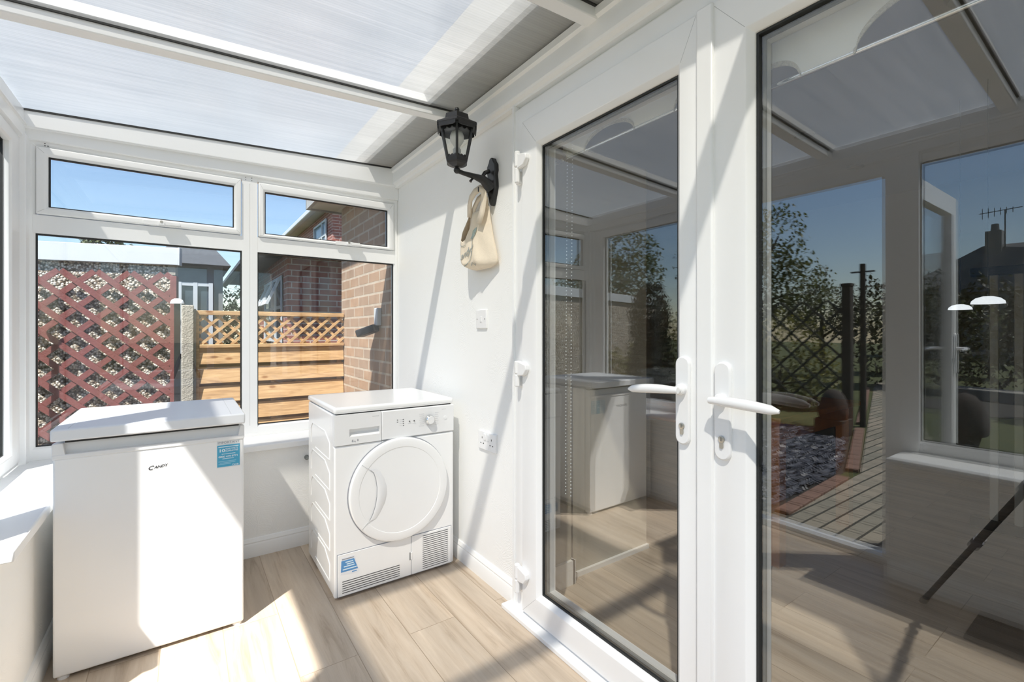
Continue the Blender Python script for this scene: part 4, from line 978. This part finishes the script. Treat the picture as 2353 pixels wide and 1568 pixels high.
tree('climbing_plant', 'leafy climber growing against the garage wall', 'climber', (-4.3,6.12,-.15), .5, .02, [(0,0,.45,.45,.13,.55),(-1.0,.26,.5,.45,.13,.6),(.8,-.21,.3,.4,.13,.4)], 3500, .06, M['leaf_gold'], 10)

# ------------------------------------------------------------------ garden furniture
GT = thing('garden_trellis', 'dark diamond trellis on a timber post, reflected in the right-hand door', 'trellis', (-5.085,3.2,-.15))
MB().box(-5.14,-5.03,2.535,2.645,-.15,1.78).build('post', M['creosote'], GT, .006); MB().box(-5.15,-5.02,2.525,2.655,1.78,1.82).build('post_cap', M['creosote'], GT, .006)
def lattice(fn, u0, u1, v0, v1, pitch, ang, w, th, d0, mat, parent, name='slat', layers=True, off=0.):
    """two layers of diagonal slats clipped to a rectangle; every slat its own part"""
    for s in (1,-1):
        du, dv = math.cos(ang), s*math.sin(ang)
        L_ = (u1-u0) + (v1-v0)*abs(math.cos(ang)/math.sin(ang)); k0 = -int(L_/pitch)-2
        for k in range(k0, -k0):
            cu = (u0+u1)/2 + off + k*pitch; cv = (v0+v1)/2
            ts = []
            t0, t1 = -1e9, 1e9
            for (c,d,lo,hi) in ((cu,du,u0,u1),(cv,dv,v0,v1)):
                a_, b_ = (lo-c)/d, (hi-c)/d
                if a_ > b_: a_, b_ = b_, a_
                t0, t1 = max(t0,a_), min(t1,b_)
            if t1 - t0 < .03: continue
            p = (cu+du*t0, cv+dv*t0); q = (cu+du*t1, cv+dv*t1); dd = d0 + (th if s > 0 else 0)
            nx, nv = -dv*w/2, du*w/2
            m = MB(); m.prism([(p[0]+nx,p[1]+nv),(p[0]-nx,p[1]-nv),(q[0]-nx,q[1]-nv),(q[0]+nx,q[1]+nv)], fn, dd, dd+th); m.build(name, mat, parent)
lattice(lambda u,v,d:(-5.085+d,u,v), 2.62, 4.6, .08, 1.60, .31, math.radians(45), .028, .012, 0, M['dark_lattice'], GT)
for x,y,sc_,lb in ((-4.47,2.53,.9,'dark domed wicker ornament on a black box beside the trellis post'),(-5.07,1.42,1.15,'dark domed wicker ornament standing on the lawn in front of the stone wall')):
    o = thing('garden_ornament', lb, 'ornament', (x,y,-.15)); zb = -.15
    if sc_ < 1: MB().box(x-.16,x+.16,y-.16,y+.16,-.15,.06).build('base_box', M['creosote'], o, .005); zb = .06
    else: MB().lathe([(.12,-.15),(.15,-.02)], (x,y,0), 20).build('pedestal', M['creosote'], o); zb = -.02
    pr = []
    for i in range(15):
        t = i/14; r = .19*sc_*math.sqrt(max(0,1-(t**2.2)))*(1-.12*max(0,.2-t)/.2); pr.append((max(r,.0)+(.008 if i%2 else 0)*(t<.98), zb+.42*sc_*t))
    pr[-1] = (0, pr[-1][1]); MB().lathe(pr, (x,y,0), 28).build('dome', M['straw'], o, 0, 60)
PO = thing('timber_pole', 'thin tall timber pole with a short crosspiece beside the trellis', 'pole', (-5.35,2.50,-.15))
MB().tube([(-5.35,2.50,-.15),(-5.35,2.50,2.10)], [.042,.036], 12).build('pole', M['creosote'], PO, 0, 40); MB().box(-5.36,-5.34,2.36,2.64,1.98,2.0).build('crosspiece', M['gutter_black'], PO)
# house across the gardens
HS = thing('distant_house', 'dark gabled house roof with a chimney and aerial beyond the hedge', 'house', (-28,4,-.15))
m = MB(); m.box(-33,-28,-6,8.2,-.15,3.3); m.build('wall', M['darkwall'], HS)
m = MB(); m.add([(-27.6,8.8,3.0),(-27.6,-7,3.0),(-33.4,-7,3.0),(-33.4,8.8,3.0),(-28.6,5.3,5.2),(-29.8,3.3,5.25),(-29.8,-7,5.25)], [(0,4,3),(0,1,6,5,4),(1,2,6),(2,3,4,5,6),(0,3,2,1)]); m.build('roof', M['slate'], HS)
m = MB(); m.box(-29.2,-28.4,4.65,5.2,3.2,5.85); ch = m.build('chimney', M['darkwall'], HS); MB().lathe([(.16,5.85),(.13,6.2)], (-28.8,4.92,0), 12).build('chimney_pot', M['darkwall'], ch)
m = MB(); m.tube([(-28.5,4.55,4.6),(-28.5,4.55,6.75)], .025, 6); m.tube([(-28.5,5.4,6.72),(-28.5,4.0,6.78)], .018, 6)
for k in range(6): m.tube([(-28.5,5.3-.2*k,6.45+.03*k),(-28.5,5.3-.2*k,6.95-.02*k)], .014, 5)
m.build('aerial', M['gutter_black'], HS)

# ------------------------------------------------------------------ beyond the end window
# pebbledashed garage, turned a little to the lean-to
GP, GD, GN = Vector((-.077,5.43,0)), Vector((-.987,.26,0)).normalized(), Vector((-.26,-.987,0)).normalized()
def fG(u, v, d): p = GP + GD*u + GN*d; return (p.x, p.y, v)
GA = thing('garage', 'pebbledashed garage with a white fascia board beyond the end window', 'garage', (-.077,5.43,-.15))
def gbox(u0,u1,v0,v1,d0,d1): return MB().prism([(u0,v0),(u1,v0),(u1,v1),(u0,v1)], fG, d0, d1)
gm = MB(); fp = [fG(.035,0,0)[:2], fG(7.5,0,0)[:2], (fG(7.5,0,0)[0]-.3, fG(7.5,0,0)[1]+2.6), (fG(.035,0,0)[0]-.3, fG(.035,0,0)[1]+2.6)]
gm.prism(fp, lambda u,v,d:(u,v,d), -.2, 1.93).build('wall', M['pebble'], GA)
gm = MB(); gm.prism([(x,y) for x,y in fp], lambda u,v,d:(u,v,d), 1.932, 1.96).build('roof', M['slate'], GA)
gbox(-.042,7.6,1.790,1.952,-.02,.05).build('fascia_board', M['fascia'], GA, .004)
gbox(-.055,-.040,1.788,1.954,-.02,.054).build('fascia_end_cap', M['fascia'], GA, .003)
gbox(-.01,.05,1.70,1.80,-.06,.012).build('corner_block', M['concrete'], GA)
# burgundy trellis in front of it
BT = thing('wall_trellis', 'burgundy diamond trellis fixed on the pebbledashed garage wall', 'trellis', (-.077,5.40,-.15))
def fT(u,v,d): return fG(u,v,.085+d)
lattice(fT, -.005, 2.35, .0, 1.70, .252, math.radians(40.5), .047, .012, 0, M['burgundy'], BT, off=.14)
m = MB(); m.prism([(-.05,-.15),(.0,-.15),(.0,1.68),(-.05,1.68)], fG, .06, .125); m.build('stile', M['burgundy'], BT, .003)
m = MB(); m.prism([(1.18,-.15),(1.21,-.15),(1.21,1.70),(1.18,1.70)], fG, .03, .085); m.build('batten', M['burgundy'], BT, .003)
# posts
def dome_post(x, y, zt, lb):
    o = thing('solar_post_light', lb, 'post light', (x,y,-.15), 'solar post lights')
    MB().box(x-.02,x+.02,y-.02,y+.02,-.15,zt).build('post', M['black_plastic'], o)
    MB().lathe([(.046,zt),(.045,zt+.012),(.036,zt+.030),(.018,zt+.040),(0,zt+.042)], (x,y,0), 20).build('dome_cap', M['lamp_white'], o, 0, 60)
dome_post(-.046, 4.46, 1.385, 'white dome post light beside the concrete fence post')
dome_post(-1.085, 5.40, 1.455, 'white dome post light in front of the trellis at the left window edge')
CPs = thing('concrete_post', 'weathered concrete fence post at the left end of the timber fence', 'fence post', (.017,4.42,-.15))
m = MB(); m.box(-.020,.060,4.38,4.48,-.15,1.375); m.build('post', M['concrete'], CPs, .008)
# timber fence panel with lattice top
FN = thing('timber_fence', 'new timber fence panel with a lattice top between the concrete post and brick wall', 'fence', (.63,4.42,-.15))
def fF(u,v,d): return (u, 4.42-d, v)
m = MB(); m.box(.072,.094,4.385,4.425,-.1,1.335); m.build('stile', M['timber'], FN, .002); m = MB(); m.box(.060,.074,4.36,4.44,-.1,1.345); m.build('stile', M['creosote'], FN)
m = MB(); m.box(.094,1.195,4.378,4.425,1.300,1.335); m.build('top_rail', M['timber'], FN, .003)
m = MB(); m.box(.094,1.195,4.378,4.425,1.040,1.068); m.build('middle_rail', M['timber'], FN, .003)
lattice(fF, .094, 1.195, 1.066, 1.302, .104, math.radians(43), .021, .010, .008, M['timber'], FN)
for k in range(9):
    z1 = 1.040 - .152*k; m = MB()
    m.add([(.094,4.383,z1-.128),(1.195,4.383,z1-.128),(1.195,4.405,z1),(.094,4.405,z1),(.094,4.397,z1-.128),(1.195,4.397,z1-.128),(1.195,4.417,z1),(.094,4.417,z1)], [(0,1,2,3),(7,6,5,4),(0,4,5,1),(1,5,6,2),(2,6,7,3),(3,7,4,0)])
    m.build('board', M['timber'], FN, .002)
for x in (.62,1.16): MB().box(x-.02,x+.02,4.418,4.445,-.1,1.04).build('batten', M['timber'], FN)
m = MB(); m.box(.094,1.195,4.445,4.452,-.1,1.03); m.build('backing_board', M['timber'], FN)
# security light on the brick wall
SL = thing('security_light', 'black floodlight on a white bracket on the buff brick wall', 'floodlight', (1.2,3.42,1.2))
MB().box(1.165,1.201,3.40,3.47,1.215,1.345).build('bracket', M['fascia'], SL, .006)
m = MB(); m.obox((1.185,3.45,1.20),(1.08,3.56,1.15),.10,.055); m.build('lamp_head', M['black_plastic'], SL, .01)
# eaves of this house
EV = struct(MB().box(.945,1.32,-2.6,4.588,2.305,2.34).build('trim_15', M['soffit']))
m = MB(); m.box(.915,.945,-2.6,4.60,2.29,2.45); m.box(.915,1.32,4.588,4.612,2.29,2.45); m.box(.945,1.9,-2.6,4.588,2.34,2.45)
struct(m.build('trim_16', plain('grey_eaves_board', (.36,.35,.33), .5)))  # even grey, set low so the sunlit board glares less through the roof
# neighbouring brick bungalow
NB = thing('brick_bungalow', 'red brick bungalow with dark gutters just beyond the timber fence', 'house', (3,9,-.15))
m = MB(); m.box(1.24,7,7.40,7.5,-.15,2.30); m.build('front_wall', M['brick_red_y'], NB); m = MB(); m.box(1.22,1.30,7.405,13,-.15,2.30); m.build('side_wall', M['brick_red_x'], NB)
m = MB(); m.add([(.80,6.95,2.32),(7.5,6.95,2.32),(7.5,13.4,2.32),(.80,13.4,2.32),(3.2,9.6,2.58),(5,9.6,2.58),(5,11,2.58),(3.2,11,2.58)], [(0,1,5,4),(1,2,6,5),(2,3,7,6),(3,0,4,7),(4,5,6,7),(3,2,1,0)]); m.build('roof', M['slate'], NB)
m = MB(); m.box(.74,.86,6.9,13.4,2.27,2.36); m.box(.74,7.5,6.88,6.98,2.27,2.36); m.build('gutter', M['gutter_black'], NB, .02)
WN = MB(); WN.box(1.205,1.225,7.75,9.6,1.0,2.02); wn = WN.build('window', M['window_dark'], NB)
m = MB()
for y in (7.75,8.35,8.95,9.55): m.box(1.19,1.23,y,y+.06,1.0,2.02)
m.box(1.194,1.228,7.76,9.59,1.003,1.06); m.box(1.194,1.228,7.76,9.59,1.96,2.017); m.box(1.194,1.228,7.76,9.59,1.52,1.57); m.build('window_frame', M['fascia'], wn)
for y in (7.80,8.42):
    def fS(u,v,d,y=y): return (1.19 - (2.0-v)*.45 - d, y+u, v)
    m = MB(); m.ring(fS, (0,.52,1.58,2.0), (.07,.45,1.65,1.94), -.02, .02, 0); s = m.build('open_sash', M['fascia'], NB); pane('sash_pane', fS, (.07,.45,1.65,1.94), -.005, .005, s)
# two-storey house further back
TS = thing('brick_house', 'taller red brick house with white gutter and window above the bungalow', 'house', (6,16,-.15))
m = MB(); m.box(3.50,3.6,14,21,-.15,4.9); m.build('side_wall', M['brick_red_x'], TS); m = MB(); m.box(3.601,9,14.002,14.1,-.15,4.9); m.build('front_wall', M['brick_red_y'], TS)
m = MB(); m.add([(3.2,13.6,4.85),(9.5,13.6,4.85),(9.5,21.4,4.85),(3.2,21.4,4.85),(6.3,15,6.8),(6.3,20,6.8)], [(0,1,4),(1,2,5,4),(2,3,5),(3,0,4,5),(3,2,1,0)]); m.build('roof', M['slate'], TS)
m = MB(); m.box(3.08,3.24,13.6,21.4,4.76,4.92); m.build('gutter', M['fascia'], TS, .03); m = MB(); m.box(3.24,3.5,13.7,21.3,4.78,4.84); m.build('soffit_board', M['soffit'], TS)
m = MB(); m.box(3.48,3.51,14.6,16.2,3.2,4.55); wn = m.build('window', plain('sky_painted_glass', (.20,.28,.36), .08), TS)  # pale blue base colour stands in for sky reflected in the pane
m = MB()
for y in (14.6,15.1,16.13): m.box(3.44,3.52,y,y+.07,3.2,4.55)
for z in (3.2,4.05,4.48): m.box(3.448,3.515,14.61,16.19,z+.003,z+.067)
m.build('window_frame', M['fascia'], wn)
# grey-roofed house to the left, behind the fence
GH = thing('outbuilding', 'low grey-roofed outbuilding behind the fence, between the garage and the bungalow', 'outbuilding', (.1,11,-.15))
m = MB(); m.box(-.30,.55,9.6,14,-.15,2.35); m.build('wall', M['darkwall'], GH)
m = MB(); m.add([(-.45,9.4,2.3),(.66,9.4,2.3),(.66,14.2,2.3),(-.45,14.2,2.3),(.1,9.4,2.95),(.1,14.2,2.95)], [(0,4,5,3),(1,2,5,4),(0,1,4),(2,3,5),(3,2,1,0)]); m.build('roof', plain('grey_tiles', (.16,.17,.19), .7, 0., .2, 20.), GH)
m = MB(); m.box(-.10,.40,9.57,9.62,.8,2.0); wn = m.build('window', M['window_dark'], GH)
m = MB()
for x in (-.10,.12,.34): m.box(x,x+.06,9.53,9.6,.8,2.0)
m.box(-.09,.39,9.535,9.598,1.94,1.997); m.box(-.09,.39,9.535,9.598,.803,.86); m.build('window_frame', M['fascia'], wn)

# ------------------------------------------------------------------ light
el = math.radians(55.9); ax_, ay_ = .774, .633
d = Vector((ax_*math.cos(el), ay_*math.cos(el), -math.sin(el)))
sl = bpy.data.lights.new('sun', 'SUN'); sl.energy = 5.0; sl.angle = math.radians(1.1); sl.color = (1., .972, .918)
so = bpy.data.objects.new('sun', sl); COL.objects.link(so); so.rotation_euler = d.to_track_quat('-Z','Y').to_euler(); so.location = (-6,-5,9)
wd = bpy.data.worlds.new('sky'); S.world = wd; wd.use_nodes = True; nt = wd.node_tree; nt.nodes.clear()
out = nt.nodes.new('ShaderNodeOutputWorld'); bg = nt.nodes.new('ShaderNodeBackground'); sk = nt.nodes.new('ShaderNodeTexSky')
sk.sky_type = 'NISHITA'; sk.sun_disc = False; sk.sun_elevation = el; sk.sun_rotation = math.atan2(-ax_, -ay_); sk.air_density = 1.1; sk.dust_density = .4; sk.ozone_density = 2.4
bg.inputs['Strength'].default_value = .098
nt.links.new(sk.outputs[0], bg.inputs[0]); nt.links.new(bg.outputs[0], out.inputs[0])

# ------------------------------------------------------------------ camera
cd = bpy.data.cameras.new('camera'); co = bpy.data.objects.new('camera', cd); COL.objects.link(co); S.camera = co
cd.sensor_width = 36; cd.sensor_fit = 'HORIZONTAL'; cd.lens = 36*1073.2/2353; cd.shift_y = -21.9/2353; cd.clip_start = .02; cd.clip_end = 300
co.location = (0,0,1.17); co.rotation_euler = (math.radians(90), 0, math.radians(-35.04))

S.view_settings.view_transform = 'Standard'; S.view_settings.look = 'None'; S.view_settings.gamma = 1; S.view_settings.use_curve_mapping = False
S.view_settings.exposure = 1.20
S.cycles.max_bounces = 14; S.cycles.diffuse_bounces = 10; S.cycles.glossy_bounces = 5; S.cycles.transmission_bounces = 6; S.cycles.transparent_max_bounces = 32
S.cycles.caustics_reflective = False; S.cycles.caustics_refractive = False; S.cycles.use_denoising = True
S.cycles.sample_clamp_indirect = 8
